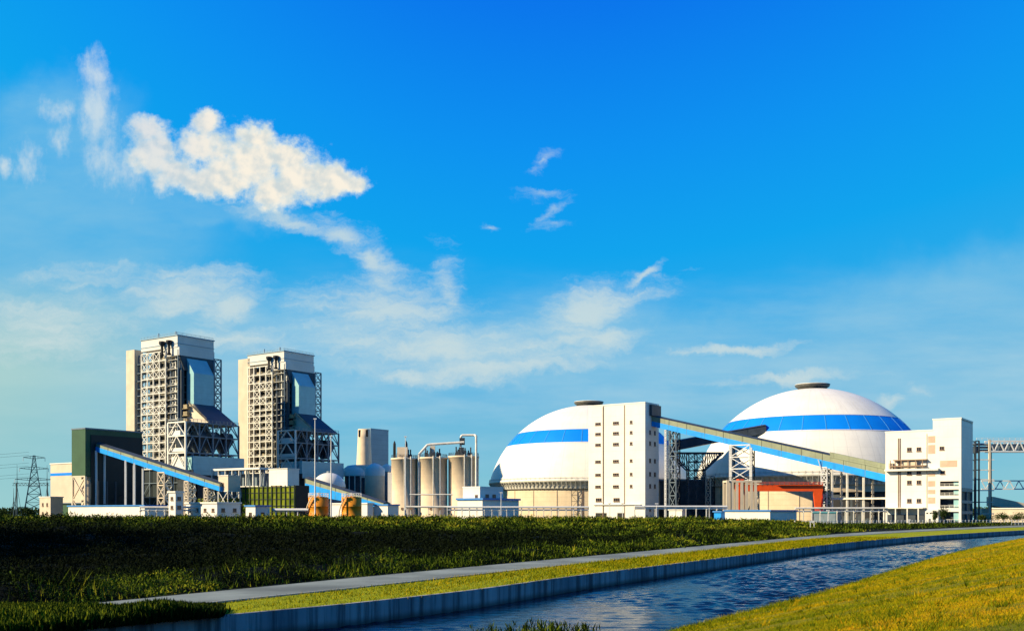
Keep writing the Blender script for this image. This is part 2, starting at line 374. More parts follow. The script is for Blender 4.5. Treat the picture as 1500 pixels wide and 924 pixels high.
RFAR = curve(gp([(300,868),(500,848),(750,824.5),(1000,802),(1230,781),(1370,774),(1500,769)]))
SHORE = curve(gp([(1000,920),(1100,895),(1200,870),(1300,838),(1400,808),(1500,788)], -1.0))
def normals(c):
    d = np.gradient(c, axis=0); d /= np.linalg.norm(d, axis=1)[:,None]
    return np.c_[-d[:,1], d[:,0]]           # to the left of travel (towards the plant)
def strip(name, c, offs, zs, m, noise=0.0, seed=0):
    n = normals(c); mb = MB(); k = len(offs); rr = np.random.default_rng(seed)
    for i in range(len(c)):
        for j, (o, z) in enumerate(zip(offs, zs)):
            q = c[i]+n[i]*o; mb.v.append((q[0], q[1], z+(rr.uniform(-noise, noise) if noise and 0 < j < k-1 else 0)))
    for i in range(len(c)-1):
        for j in range(k-1): mb.f.append((i*k+j, (i+1)*k+j, (i+1)*k+j+1, i*k+j+1)); mb.sm.append(True)
    return mb.build(name, m)
def between(name, a, b, za, zb, m, rows=4, noise=0.0):
    # sheet between two curves, resampled to the same count
    n = 420
    ra = np.c_[np.interp(np.linspace(0,1,n), np.linspace(0,1,len(a)), a[:,0]), np.interp(np.linspace(0,1,n), np.linspace(0,1,len(a)), a[:,1])]
    rb = np.c_[np.interp(np.linspace(0,1,n), np.linspace(0,1,len(b)), b[:,0]), np.interp(np.linspace(0,1,n), np.linspace(0,1,len(b)), b[:,1])]
    mb = MB()
    for i in range(n):
        for j in range(rows):
            t = j/(rows-1); q = ra[i]*(1-t)+rb[i]*t
            mb.v.append((q[0], q[1], za*(1-t)+zb*t+(random.uniform(-noise, noise) if noise and 0 < j < rows-1 else 0)))
    for i in range(n-1):
        for j in range(rows-1): mb.f.append((i*rows+j, (i+1)*rows+j, (i+1)*rows+j+1, i*rows+j+1)); mb.sm.append(True)
    return mb.build(name, m)
# land: from the canal wall out to the horizon
g = strip('ground', WALL, [0.3, 30, 120, 400, 1500, 9000], [-.03]*6, M['soil']); struct(g)
v = between('verge', WALL+normals(WALL)*.35, RNEAR, .02, .02, M['verge'], 8, .05); struct(v)
rd = between('road', RNEAR, RFAR, .03, .03, M['asphalt_pale'], 3); struct(rd)
kb = MB(); nn = normals(RNEAR)
for i in range(len(RNEAR)-1):
    a, b = RNEAR[i], RNEAR[i+1]; na, nb = nn[i], nn[i+1]
    kb.add([(*(a-na*.15), -.02), (*(b-nb*.15), -.02), (*(b-nb*.15), .10), (*(a-na*.15), .10), (*a, -.02), (*b, -.02), (*b, .10), (*a, .10)], [(0,1,2,3),(3,2,6,7),(7,6,5,4)])
struct(kb.build('kerb', M['joint']))
# retaining wall of the canal (a wall is a thing)
wl = strip('canal_wall', WALL, [0, 0, .35, .35], [-2.6, .06, .06, -.3], M['wall'])
tag(wl, 'long stained grey concrete retaining wall along the far side of the canal', 'wall')
# hide the water sheet under the land: it simply runs below z=0
bank = strip('grass_bank', SHORE, [1.5, 0, -3, -6, -9, -12, -15, -18, -22, -30, -60], [-1.6, -1.0, -.32, .36, 1.04, 1.72, 2.4, 2.9, 3.05, 3.1, 3.1], M['lawn'], .05, 3); struct(bank)

def seg_dist(P, c):     # signed distance to a curve (positive to its left)
    out = np.empty(len(P))
    n = normals(c)
    for s in range(0, len(P), 4000):
        Q = P[s:s+4000]; d2 = ((Q[:,None,:]-c[None,::2,:])**2).sum(2); k = d2.argmin(1)*2
        out[s:s+4000] = ((Q-c[k])*n[k]).sum(1)
    return out
def soft_mesh(name, V, nf_verts, tone, m):   # V (n,4,3) quads or (n,3,3) tris
    n, k = V.shape[:2]
    me = bpy.data.meshes.new(name); me.vertices.add(n*k); me.vertices.foreach_set('co', V.reshape(-1).astype(np.float32))
    me.loops.add(n*k); me.loops.foreach_set('vertex_index', np.arange(n*k, dtype=np.int32))
    me.polygons.add(n); me.polygons.foreach_set('loop_start', np.arange(0, n*k, k, dtype=np.int32)); me.polygons.foreach_set('loop_total', np.full(n, k, dtype=np.int32))
    at = me.attributes.new('tone', 'FLOAT', 'FACE'); at.data.foreach_set('value', tone.astype(np.float32))
    me.update(calc_edges=True); me.materials.append(m)
    o = bpy.data.objects.new(name, me); C.objects.link(o); return o
def leaves(pos, ln, wd, upright=.6, n=None):
    """leaf quads: pos (n,3), length and width arrays; upright 0..1"""
    n = len(pos)
    d = rng.normal(size=(n,3)); d /= np.linalg.norm(d, axis=1)[:,None]
    d[:,2] = np.abs(d[:,2]); d = d*(1-upright)+np.array([0,0,1])*upright; d /= np.linalg.norm(d, axis=1)[:,None]
    s = np.cross(d, rng.normal(size=(n,3))); s /= np.linalg.norm(s, axis=1)[:,None]+1e-9
    L = d*ln[:,None]; S = s*wd[:,None]/2
    return np.stack([pos-S*.4, pos+S*.4+L*.0, pos+L*.55+S, pos+L-S*.1], axis=1)[:, [0,1,2,3]]
def blades(pos, ln, wd, lean=.35):
    n = len(pos); a = rng.uniform(0, 2*np.pi, n)
    s = np.stack([np.cos(a), np.sin(a), np.zeros(n)], 1)*wd[:,None]/2
    t = np.stack([rng.normal(0, lean, n), rng.normal(0, lean, n), np.ones(n)], 1)*ln[:,None]
    return np.stack([pos-s, pos+s, pos+t], axis=1)

# scrub field between road and plant
def smooth_noise(x, y, seed, sc):
    r = np.random.default_rng(seed); out = 0
    for k in range(7):
        a = r.uniform(0, 2*np.pi); f = (1.0/sc)*r.uniform(.5, 1.9); out = out+np.sin((x*np.cos(a)+y*np.sin(a))*f*2*np.pi+r.uniform(0, 6.28)+1.3*np.sin((x*np.sin(a)-y*np.cos(a))*f*3))
    return out/7
def scrub_h(P):
    x, y = P[:,0], P[:,1]; s = seg_dist(P, RFAR); px = 750+F*x/np.maximum(y, 1)
    h = np.interp(s, [0, 1.2, 4, 7, 12, 25, 60, 110, 160], [0, .35, 1.25, 1.1, .5, .6, 1.5, 2.3, 2.6])
    h = h*np.clip(1+.9*smooth_noise(x, y, 5, 26)+.8*smooth_noise(x, y, 6, 8)+.4*smooth_noise(x, y, 9, 4), .25, 2.2)
    h = np.where(y > 230, np.interp(y, [230, 300, 345], [0, 3.3, 3.35])*(.95+.16*smooth_noise(x, y, 8, 16))*.5+h*.5, h)
    hedge = np.interp(px, [900, 1000, 1060, 1150, 1195, 1215], [1, .95, .66, .45, .2, .08])
    h = np.where(s < 60, h*np.interp(px, [930, 1000, 1060, 1120, 1185, 1210], [1, 1.5, 1.15, .9, .5, .12]), h*hedge)
    return np.clip(h, .02, 4.2), s
gx, gy = np.meshgrid(np.arange(-230, 150, 2.0), np.arange(20, 352, 2.0))
G = np.c_[gx.ravel(), gy.ravel()]; hh, ss_ = scrub_h(G)
nx, ny = gx.shape[1], gx.shape[0]
fl = MB(); zz_ = np.where(ss_ > .6, .0+hh*.62, -1.2)
fl.v = [(a, b, c) for (a, b), c in zip(G, zz_)]
keep = (ss_ > -3).reshape(ny, nx)
for j in range(ny-1):
    for i in range(nx-1):
        if keep[j:j+2, i:i+2].all(): fl.f.append((j*nx+i, j*nx+i+1, (j+1)*nx+i+1, (j+1)*nx+i)); fl.sm.append(True)
struct(fl.build('terrain', M['scrub']))
N = 30000
yy = 48*np.exp(rng.uniform(0, 1, N)*math.log(350/48)); uu = rng.uniform(-.54, .34, N); XY = np.c_[uu*yy, yy]
h, s = scrub_h(XY); k = (s > .8) & (h > .1) & (XY[:,1] < 350); XY, h, s = XY[k], h[k], s[k]
K_ = 42; d = XY[:,1]; rad = np.clip(.35+d*.006, .5, 2.2)*rng.lognormal(0, .35, len(d))
cen = np.repeat(np.c_[XY, h*.55], K_, 0); rr = np.repeat(rad, K_); hr = np.repeat(h, K_); dr = np.repeat(d, K_)
off = rng.normal(size=(len(cen),3)); off /= np.linalg.norm(off, axis=1)[:,None]; off *= rng.uniform(.3, 1, len(cen))[:,None]**.6
pos = cen+off*np.c_[rr, rr, hr*.48+.12]
ln = np.clip(dr*.0026, .16, .7)*rng.uniform(.5, 1.4, len(cen)); wd = ln*rng.uniform(.25, .6, len(cen))
px_s = 750+F*XY[:,0]/XY[:,1]
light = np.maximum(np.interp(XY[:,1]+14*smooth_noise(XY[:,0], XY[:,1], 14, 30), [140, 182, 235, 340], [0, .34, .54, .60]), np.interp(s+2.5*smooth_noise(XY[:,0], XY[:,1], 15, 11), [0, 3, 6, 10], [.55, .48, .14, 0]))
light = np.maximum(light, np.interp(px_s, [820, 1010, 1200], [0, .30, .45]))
kind = np.repeat(light*(1+1.5*smooth_noise(XY[:,0], XY[:,1], 12, 18)+1.2*smooth_noise(XY[:,0], XY[:,1], 13, 6))+rng.normal(0, .05, len(XY)), K_)  # leaf tone by region: lit crest and road edge, shaded middle painted in
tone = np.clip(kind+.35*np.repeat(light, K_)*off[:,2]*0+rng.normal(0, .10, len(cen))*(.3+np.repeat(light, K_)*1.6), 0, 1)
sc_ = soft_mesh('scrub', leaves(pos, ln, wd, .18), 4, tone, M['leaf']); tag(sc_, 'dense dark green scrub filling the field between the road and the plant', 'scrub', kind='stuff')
# taller reeds at the edge of the road
N = 52000
i = rng.integers(0, len(RFAR), N); n_ = normals(RFAR)[i]; o_ = rng.gamma(2.2, 1.5, N)+.15
XY = RFAR[i]+n_*o_[:,None]+rng.uniform(-1.3, 1.3, (N,2)); px = 750+F*XY[:,0]/np.maximum(XY[:,1],1); k = (XY[:,1] > 35) & (XY[:,1] < 240) & (px > -60) & (px < 1215)
XY = XY[k]; o_ = o_[k]; s = seg_dist(XY, RFAR); k = s > .1; XY = XY[k]; s = s[k]; d = XY[:,1]
sz = np.clip(1+.5*smooth_noise(XY[:,0], XY[:,1], 21, 9), .3, 2)*np.interp(s, [0, 1.5, 6], [.35, 1, 1.2])
h_, _ = scrub_h(XY)
pos = np.c_[XY, h_*rng.uniform(0, .75, len(XY))]
tone = np.clip((.62+.5*smooth_noise(XY[:,0], XY[:,1], 22, 12)+rng.normal(0, .18, len(XY)))*np.interp(s, [0, 3, 6], [1, .9, .12]), 0, 1)  # darker away from the road: the field's shade put into blade tone
gr = soft_mesh('reeds', blades(pos, .55*sz*rng.uniform(.6, 1.3, len(XY)), np.clip(d*.0014, .07, .3), .3), 3, tone, M['leaf']); tag(gr, 'ragged tall grass along the far edge of the road', 'reeds', kind='stuff')

# canal water: a rippled sheet between the two banks
def canal_water():
    c = WALL; n = normals(c); i0 = np.argmin(np.abs(c[:,1]-26)+(c[:,0] > 0)*99); i1 = len(c)-8
    L = np.r_[0, np.cumsum(np.linalg.norm(np.diff(c, axis=0), axis=1))]
    a, b = L[max(i0-12, 0)], L[i1]; ts = [a]
    while ts[-1] < b: ts.append(ts[-1]+.22*max(1.0, abs(ts[-1]-L[i0])/55))
    ts = np.array(ts); cx = np.interp(ts, L, c[:,0]); cy = np.interp(ts, L, c[:,1]); nx_ = np.interp(ts, L, n[:,0]); ny_ = np.interp(ts, L, n[:,1])
    ws_ = np.r_[np.arange(-.0, 26, .22), 27.5, 32, 45, 60]
    X = cx[:,None]-nx_[:,None]*ws_[None]; Y = cy[:,None]-ny_[:,None]*ws_[None]
    r = np.random.default_rng(91); Z = np.zeros_like(X)
    for k in range(46):
        wl_ = r.uniform(.48, 1.4)*r.uniform(1, 1.25); th = r.normal(R(70), .6); f = 2*np.pi/wl_; A = .0100*wl_
        ph = r.uniform(0, 6.28)+1.6*np.sin(X*.11*r.uniform(.5, 2)+Y*.09*r.uniform(.5, 2)+r.uniform(0, 6.28)); Z += A*np.sin(f*(X*np.cos(th)+Y*np.sin(th))+ph)
    g_ = np.clip(.62+.9*smooth_noise(X, Y*.7, 93, 26), .22, 1.3); g_ *= np.interp(ws_, [0, 1.5, 4], [.35, .5, 1])[None]
    Z = -1.0+Z*g_
    h_, w_ = X.shape; me = bpy.data.meshes.new('water'); me.vertices.add(h_*w_); me.vertices.foreach_set('co', np.stack([X, Y, Z], -1).reshape(-1).astype(np.float32))
    I = np.arange(h_*w_).reshape(h_, w_); q = np.stack([I[:-1,:-1], I[:-1,1:], I[1:,1:], I[1:,:-1]], -1).reshape(-1, 4); nq = len(q)
    me.loops.add(nq*4); me.loops.foreach_set('vertex_index', q.reshape(-1).astype(np.int32)); me.polygons.add(nq)
    me.polygons.foreach_set('loop_start', np.arange(0, nq*4, 4, dtype=np.int32)); me.polygons.foreach_set('loop_total', np.full(nq, 4, dtype=np.int32)); me.polygons.foreach_set('use_smooth', np.ones(nq, dtype=bool))
    me.update(calc_edges=True); me.materials.append(M['water']); o = bpy.data.objects.new('water', me); C.objects.link(o); print('water', nq); return struct(o)
canal_water()
# lawn blades on the verge
N = 150000
i = np.minimum((len(WALL)*rng.beta(1.4, 3.2, N)).astype(int)+55, len(WALL)-1); n_ = normals(WALL)[i]
XY = WALL[i]+n_*rng.uniform(-.02, 9.5, N)[:,None]+rng.uniform(-1.2, 1.2, (N,2))
k = (seg_dist(XY, RNEAR) < -.1) & (seg_dist(XY, WALL) > -.06) & (XY[:,1] > 30) & (XY[:,1] < 180); XY = XY[k]; d = XY[:,1]
tone = np.clip(.45+.25*smooth_noise(XY[:,0], XY[:,1], 31, 10)+rng.normal(0, .16, len(XY)), 0, 1)
vb = soft_mesh('grass', blades(np.c_[XY, np.full(len(XY), .0)], rng.uniform(.08, .22, len(XY))*np.clip(d/60, .9, 1.8), np.clip(d*.0007, .03, .12), .5), 3, tone, M['blade'])
tag(vb, 'short bright grass on the strip between road and canal wall', 'grass', kind='stuff')
# near bank blades
N = 620000
yy = 12*np.exp(rng.uniform(0, 1, N)*math.log(210/12)); uu = rng.uniform(-.05, .56, N)
XY = np.c_[uu*yy, yy]; s = -seg_dist(XY, SHORE); k = (s > .02) & (s < 40); XY = XY[k]; s = s[k]; d = XY[:,1]
z = np.interp(s, [0,3,6,9,12,15,18,22,30], [-1,-.32,.36,1.04,1.72,2.4,2.9,3.05,3.1])
edge = np.exp(-s/1.0)
tone = np.clip(.50+.42*smooth_noise(XY[:,0], XY[:,1], 41, 18)+.25*smooth_noise(XY[:,0], XY[:,1], 42, 5)+.12*(XY[:,0]/XY[:,1]-.3)/.2-.35*edge+rng.normal(0, .17, len(XY)), 0, 1)
nb = soft_mesh('grass', blades(np.c_[XY, z-.02], rng.uniform(.02, .07, len(XY))*np.clip(d/30, .7, 2)*(1+2.0*edge), np.clip(d*.0007, .012, .12), .6), 3, tone, M['blade'])
tag(nb, 'mown yellow green grass on the near bank at lower right', 'grass', kind='stuff')
# coarser tufts dotted over the bank, with bare specks
N = 1500; yy = 14*np.exp(rng.uniform(0, 1, N)*math.log(110/14)); XY = np.c_[rng.uniform(.0, .55, N)*yy, yy]; s = -seg_dist(XY, SHORE); k = (s > .1) & (s < 30); XY = XY[k]; s = s[k]
K_ = 16; B = np.repeat(np.c_[XY, np.interp(s, [0,3,6,9,12,15,18,22,30], [-1,-.32,.36,1.04,1.72,2.4,2.9,3.05,3.1])-.02], K_, 0); B[:,:2] += rng.normal(0, .09, (len(B), 2)); szt = np.repeat(rng.lognormal(0, .4, len(XY)), K_)
tf = soft_mesh('tufts', blades(B, .13*szt*rng.uniform(.5, 1.3, len(B)), np.clip(B[:,1]*.0008, .012, .06), .5), 3, np.clip(np.repeat(rng.choice([.02, .12, .3, .9], len(XY), p=[.35,.3,.2,.15]), K_)+rng.normal(0, .06, len(B)), 0, 1), M['blade'])
tag(tf, 'coarse darker tufts dotted over the mown near bank', 'grass', kind='stuff')
# weeds over the verge at the left, and tips at the bottom edge
def weed_patch(n, fpos, hfun, name, label, K_=14, wsc=1.0):
    XY = fpos(n); hgt = hfun(XY); base = np.repeat(np.c_[XY, np.zeros(len(XY))], K_, 0); hg = np.repeat(hgt, K_); t = rng.uniform(.05, 1, len(base))
    base[:,2] = hg*t + (np.repeat(zfun(XY), K_)); base[:,:2] += rng.normal(0, .12, (len(base),2))*(1.2-t)[:,None]
    ln = rng.uniform(.14, .34, len(base))*wsc; tone = np.clip(.12+.55*t+np.repeat(np.interp(750+F*XY[:,0]/XY[:,1], [0, 160, 260], [.16, .05, -.05]), K_)+rng.normal(0, .15, len(base)), 0, 1)  # lighter tips and left end: sunlight put into the leaf tone
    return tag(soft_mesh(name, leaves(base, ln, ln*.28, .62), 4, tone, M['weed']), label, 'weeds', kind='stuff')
def fleft(n):
    d = rng.uniform(31, 47, n*3); px = rng.uniform(-60, 325, n*3); XY = np.c_[(px-750)/F*d, d]
    sw = seg_dist(XY, WALL); px = 750+F*XY[:,0]/XY[:,1]; k = (sw > -.3) & (sw < np.interp(px, [110, 150], [14, 5.2]))
    return XY[k][:n]
zfun = lambda XY: np.full(len(XY), 0.0)
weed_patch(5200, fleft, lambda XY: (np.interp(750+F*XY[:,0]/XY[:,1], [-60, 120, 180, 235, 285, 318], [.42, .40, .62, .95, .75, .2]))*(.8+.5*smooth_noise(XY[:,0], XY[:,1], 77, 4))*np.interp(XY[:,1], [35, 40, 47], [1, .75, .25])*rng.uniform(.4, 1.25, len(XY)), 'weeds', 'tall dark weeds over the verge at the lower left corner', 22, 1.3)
def ftips(n):
    out = []
    for cx, cnt in ((708, .1), (735, .12), (765, .2), (800, .28), (812, .18), (850, .12)):
        m_ = int(n*cnt); d = rng.uniform(30.5, 33, m_); px = rng.normal(cx, 13, m_); out.append(np.c_[(px-750)/F*d, d])
    return np.concatenate(out)
zfun = lambda XY: np.interp(-seg_dist(XY, SHORE), [0,3,6,9,12,15,18,22], [-1,-.32,.36,1.04,1.72,2.4,2.9,3.05])
weed_patch(260, ftips, lambda XY: (1.32-zfun(XY)-.32+.0*XY[:,0])*rng.uniform(.75, 1.03, len(XY)), 'weeds', 'leafy weed tips standing up at the bottom edge before the water', 30, .7)

# ================================================================== THE PLANT
def block(t, w_, d_, z0, z1, m, name='wall', x1=0, y0=0, label=None):
    return MB().box(x1-w_, x1, y0, y0+d_, z0, z1).build(name, m, t, label)
def parapet(t, w_, d_, z, m, h=.9, th=.35):
    b = MB(); b.box(-w_-.12, .12, -.12, th, z+.004, z+h).box(-w_-.12, .12, d_-th, d_+.12, z+.004, z+h)
    b.box(-w_-.12, -w_+th, th, d_-th, z+.004, z+h).box(-th, .12, th, d_-th, z+.004, z+h)
    return b.build('parapet', m, t)
def lattice(mb, P0, X, Z, nx_, zs, w=.4, brace='x', skip=0.0, r=None, drop_edges=False):
    """plane frame: origin P0, horizontal vector X split in nx_ bays, floors at zs"""
    P0 = Vector(P0); X = Vector(X); r = r or random
    for i in range(nx_+1):
        q = P0+X*(i/nx_); mb.bar((q.x,q.y,zs[0]), (q.x,q.y,zs[-1]), w)
    for j, z in enumerate(zs):
        a = P0; b = P0+X; mb.bar((a.x,a.y,z), (b.x,b.y,z), w*.8)
        if j == 0: continue
        for i in range(nx_):
            if r.random() < skip: continue
            a = P0+X*(i/nx_); b = P0+X*((i+1)/nx_); z0 = zs[j-1]
            if brace == 'x':
                mb.bar((a.x,a.y,z0), (b.x,b.y,z), w*.55); mb.bar((b.x,b.y,z0), (a.x,a.y,z), w*.55)
            elif brace == 'v':
                c_ = (a+b)/2; mb.bar((a.x,a.y,z0), (c_.x,c_.y,z), w*.6); mb.bar((b.x,b.y,z0), (c_.x,c_.y,z), w*.6)
            elif brace == 'z':
                if (i+j) % 2: mb.bar((a.x,a.y,z0), (b.x,b.y,z), w*.6)
                else: mb.bar((b.x,b.y,z0), (a.x,a.y,z), w*.6)
def railing(mb, pts, z, h=1.1, step=2.0, w=.07):
    for a, b in zip(pts, pts[1:]):
        a = Vector((*a, 0)); b = Vector((*b, 0)); n = max(1, int((b-a).length/step))
        for i in range(n+1):
            q = a+(b-a)*i/n; mb.bar((q.x,q.y,z), (q.x,q.y,z+h), w)
        for k in (.55, 1.0): mb.bar((a.x,a.y,z+h*k), (b.x,b.y,z+h*k), w)

# ---- boiler houses --------------------------------------------------
def boiler_house(K, label, tower, seed):
    r = random.Random(seed)
    t = thing('boiler_house', label, 'boiler house', K, GROT, 'boiler houses of the power plant')
    # dark casing deep inside the open frame
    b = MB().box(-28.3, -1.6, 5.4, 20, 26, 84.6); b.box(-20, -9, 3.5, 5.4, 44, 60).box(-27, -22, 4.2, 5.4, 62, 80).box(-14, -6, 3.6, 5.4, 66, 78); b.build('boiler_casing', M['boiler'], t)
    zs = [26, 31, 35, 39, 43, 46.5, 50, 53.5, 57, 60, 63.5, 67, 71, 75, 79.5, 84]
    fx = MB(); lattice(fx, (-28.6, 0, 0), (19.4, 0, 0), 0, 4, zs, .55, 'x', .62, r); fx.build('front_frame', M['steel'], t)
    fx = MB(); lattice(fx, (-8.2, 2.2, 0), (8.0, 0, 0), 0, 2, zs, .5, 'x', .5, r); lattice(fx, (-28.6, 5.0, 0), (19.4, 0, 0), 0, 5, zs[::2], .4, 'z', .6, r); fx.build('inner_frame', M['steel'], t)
    fx = MB(); lattice(fx, (0, .3, 0), (0, 21, 0), 0, 4, zs[3:], .42, 'x', .7, r); fx.build('side_frame', M['bluesteel'], t)  # darker than the front frame: this side's shade put into its colour
    # floors, with machinery and lit casing pieces standing on them
    for j, z in enumerate(zs[1:-1]):
        p = MB().box(-28.4, -.6, .7, 4.2, z-.2, z-.02)
        railing(p, [(-28.4,.75), (-9,.75)], z, 1.1, 2.4, .12)
        p.build('platform', M['steel'], t)
    for j, z in enumerate(zs[1:-1]):
        for q in range(r.choice((2, 3, 3))):
            x = r.uniform(-27, -3); w_ = r.uniform(.9, 3.2); hgt = r.uniform(.9, 2.6); y0 = r.uniform(2.6, 4.2)
            mc = MB()
            if r.random() < .4: mc.tube((x, y0+.4, z), (x, y0+.4, z+hgt+1), r.uniform(.3, .8), 8)
            else: mc.box(x, min(x+w_, -1), y0, y0+1.6, z, z+hgt)
            mc.build('machinery', M['yellow'], t)
    pp = MB()
    for q in range(7):
        x = r.uniform(-8, 0); pp.tube((x, 1.2+q*.3, 30), (x, 1.2+q*.3, r.uniform(60, 82)), r.uniform(.35, .9), 8)
    pp.tube((-1.2, 3.4, 30), (-1.2, 3.4, 80), 1.4, 14); pp.tube((-.4, 8.8, 30), (-.4, 8.8, 76), .9, 12); pp.tube((.9, 2.0, 34), (.9, 2.0, 74), 1.0, 12); pp.build('downpipes', M['dsteel'], t)
    # top cap
    c = MB().box(-29, 0, 0, 21.8, 85.2, 90.8); c.box(-11.5, .9, -.0+.3, 21.5, 81.2, 85.2); c.build('roof_cap', M['white'] if False else M['cap'], t)
    cl = MB().box(-29.4, .4, -.4, 22.2, 90.8, 91.3).box(-29.2, .25, -.25, 22.0, 86.9, 87.15); cl.build('roof_edge', M['capblue'], t)
    for x in (-10.5, -5.0):
        s = MB().lathe([(0,88.6),(1.5,88.6),(1.5,87.4),(.6,86.4),(.6,82.5),(1.0,82.4),(1.0,81.5),(0,81.5)], 16, (x, -1.2, 0)); s.build('silencer', M['dark'], t)
    rt = MB().box(-22, -16, 6, 12, 91.3, 93.0).tube((-12, 8, 91), (-12, 8, 95), .5).tube((-19, 3, 91), (-19, 3, 94), .4)
    railing(rt, [(-29,0), (0,0), (0,21.5)], 91.3, 1.1, 2.5, .1); rt.build('roof_equipment', M['capblue'], t)
    # dark sloping recess below the cap, duct, hopper
    MB().frus((-1.5, 2.0, 3.0, 20.5, 74.0), (-1.5, .8, 1.0, 21.4, 81.2)).build('transition', M['duct_d'], t)
    MB().frus((1.2, 6.5, 4.6, 16.6, 57.4), (1.2, 6.5, 4.6, 16.6, 72.5)).add([(1.2,4.6,72.5),(6.5,4.6,72.5),(6.5,16.6,72.5),(1.2,16.6,72.5),(.6,4.6,80.6),(.6,16.6,80.6)], [(0,1,4),(1,2,5,4),(2,3,5),(0,4,5,3)]).build('flue_duct', M['duct'], t)
    MB().frus((1.0, 19.8, 3.4, 20.4, 47.2), (1.0, 6.7, 4.4, 16.8, 57.38)).build('hopper', M['duct_d'], t)
    for q in range(3): MB().box(2.0, 6.0, 1.2, 3.2, 48+q*3.4, 48.3+q*3.4).box(2.3, 5.2, 1.6, 3.0, 48.3+q*3.4, 50.2+q*3.4).build('stair_landing', M['yellow'], t)
    st = MB().bar((5.6, 2.4, 57.6), (19.6, 2.4, 48.2), .9, .3); st.bar((5.6, 2.0, 58.7), (19.6, 2.0, 49.3), .12); st.build('stair', M['yellow'], t)
    MB().add([(3,3.0,47.6),(19.2,3.0,47.6),(6.4,4.05,57.2),(3,4.05,57.2)], [(0,1,2,3)]).add([(3,3.3,47.6),(19.2,3.3,47.6),(6.4,4.3,57.2),(3,4.3,57.2)], [(3,2,1,0)]).build('hopper_lit_face', M['cream'], t)  # pale sheet on the dark hopper: its sunlit front painted in
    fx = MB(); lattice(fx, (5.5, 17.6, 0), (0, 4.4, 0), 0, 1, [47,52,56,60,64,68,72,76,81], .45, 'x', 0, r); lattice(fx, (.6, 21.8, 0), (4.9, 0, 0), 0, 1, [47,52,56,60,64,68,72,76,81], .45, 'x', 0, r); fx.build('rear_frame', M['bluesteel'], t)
    # dust collector hung in its own frame
    ez = [24, 32.5, 40.5, 47]
    fx = MB(); lattice(fx, (7, -10.5, 0), (13, 0, 0), 0, 1, ez, .75, 'v', 0, r); fx.build('collector_front_frame', M['white'], t)  # front frame pale, sides blue grey: sun and shade painted into the steel
    fx = MB(); lattice(fx, (20, -10.5, 0), (0, 31.4, 0), 0, 4, ez, .6, 'v', 0, r); lattice(fx, (7, 20.8, 0), (13, 0, 0), 0, 1, ez, .6, 'v', 0, r)
    lattice(fx, (13.5, -4, 0), (0, 24, 0), 0, 5, ez, .5, 'x', .2, r); railing(fx, [(7,-10.5), (20,-10.5), (20,20.8)], 47.3, 1.3, 2.2, .14); fx.build('collector_frame', M['bluesteel'], t)
    for z in ez[1:]:
        MB().box(7.2, 19.8, -10.2, 20.6, z-.35, z-.05).build('deck', M['bluesteel'], t)
    for q in range(4):
        y0 = -9.2+q*7.6
        MB().frus((11.5, 14.5, y0+2, y0+4.2, 33.4), (8.6, 18.4, y0, y0+6.2, 39.8)).build('collector_hopper', M['duct_d'], t)
    for q in range(3):
        y0 = -2+q*8; MB().tube((16, y0, 41), (16, y0+5, 41), 2.4, 14).build('gas_duct', M['duct_d'], t)
    MB().box(8.2, 17.4, -9.6, -7.2, 24.6, 30.8).box(8.2, 15, -9.8, -7.6, 41, 43.2).box(7.9, 18.6, -9.8, -8.4, 33.2, 35.0).build('fan_room', M['white'], t)
    MB().box(16, 22.2, -8, 22.5, 22.2, 31.0).build('lower_hall', M['duct'], t)
    MB().box(5, 22.6, -8.6, -8.02, 22, 24.5).box(8, 21.5, -6, 22, 0, 22.1).build('base_hall', M['boiler'], t)
    MB().box(-41, 3, 1.0, 24, 0, 26).build('base_block', M['dgreen'], t)
    fx = MB(); lattice(fx, (-41, .2, 0), (44, 0, 0), 0, 7, [0, 6, 12, 19, 26], .4, 'z', .5, r); fx.build('base_frame', M['bluesteel'], t)
    # lift and stair tower at its left
    tx0, tx1, ty, tz = tower
    MB().box(tx0, tx1, 0, ty, 0, tz).build('stair_tower', M['cream'], t)
    fx = MB(); lattice(fx, (tx1+.1, 2.4, 0), (-28.8-tx1-.1, 0, 0), 0, 1, zs, .4, 'x', 0, r)
    for z in zs[1:-1]: fx.box(tx1+.05, -28.9, 1.0, 5, z-.3, z)
    fx.build('link_bridge', M['bluesteel'], t)
    return t
M['cap'] = mat('cap_sheet', (.66, .64, .58), .6, .06, .1, .15, courses=3.0, seam=.15)
K1 = W(260, 500)
boiler_house(K1, 'larger left boiler house with open steel frame and pale narrow tower, taller in the photo', (-41.6, -34.6, 5, 87), 3)
K2 = W(416, 549); u0, u1 = ext(K2, -XH, 349), ext(K2, -XH, 366)
boiler_house(K2, 'second boiler house from the left, farther off, its roof cap joined to the pale tower', (-u0, -u1, 5, 89.3), 8)

# ---- green bunker building at the left -------------------------------
K, wf, ws = corner(125, 440, 105, 191); ws += 6
t = thing('bunker_building', 'tall dark green clad bunker building that receives the left conveyor', 'building', K, GROT)
block(t, wf, ws, 20, ZY(628,440), M['green'], 'wall')
MB().box(-wf-.2, .2, -.2, ws+.2, ZY(628,440), ZY(628,440)+.6).build('roof', M['bluesteel'], t)
for i in range(2):
    o = MB(); lattice(o, (-wf+.4, .3+i*8, 0), (wf-.8, 0, 0), 0, 1, [0, 10, 19.98], .8, 'x'); o.build('leg_frame', M['cream'], t)
MB().box(.02, .3, 2.5, ws, 0, ZY(629,440)-2).build('shaded_side_sheet', M['dgreen'], t)  # near-black sheet: the shade of this side put into its colour
MB().box(-wf+1, -.6, 9, ws-1, 0, 19.9).build('lower_wall', M['dgreen'], t)
MB().lathe([(3.4,0),(3.4,19.9)], 24, (-3.9, 4.6, 0)).build('bunker_silo', M['cream'], t)
cm = MB()
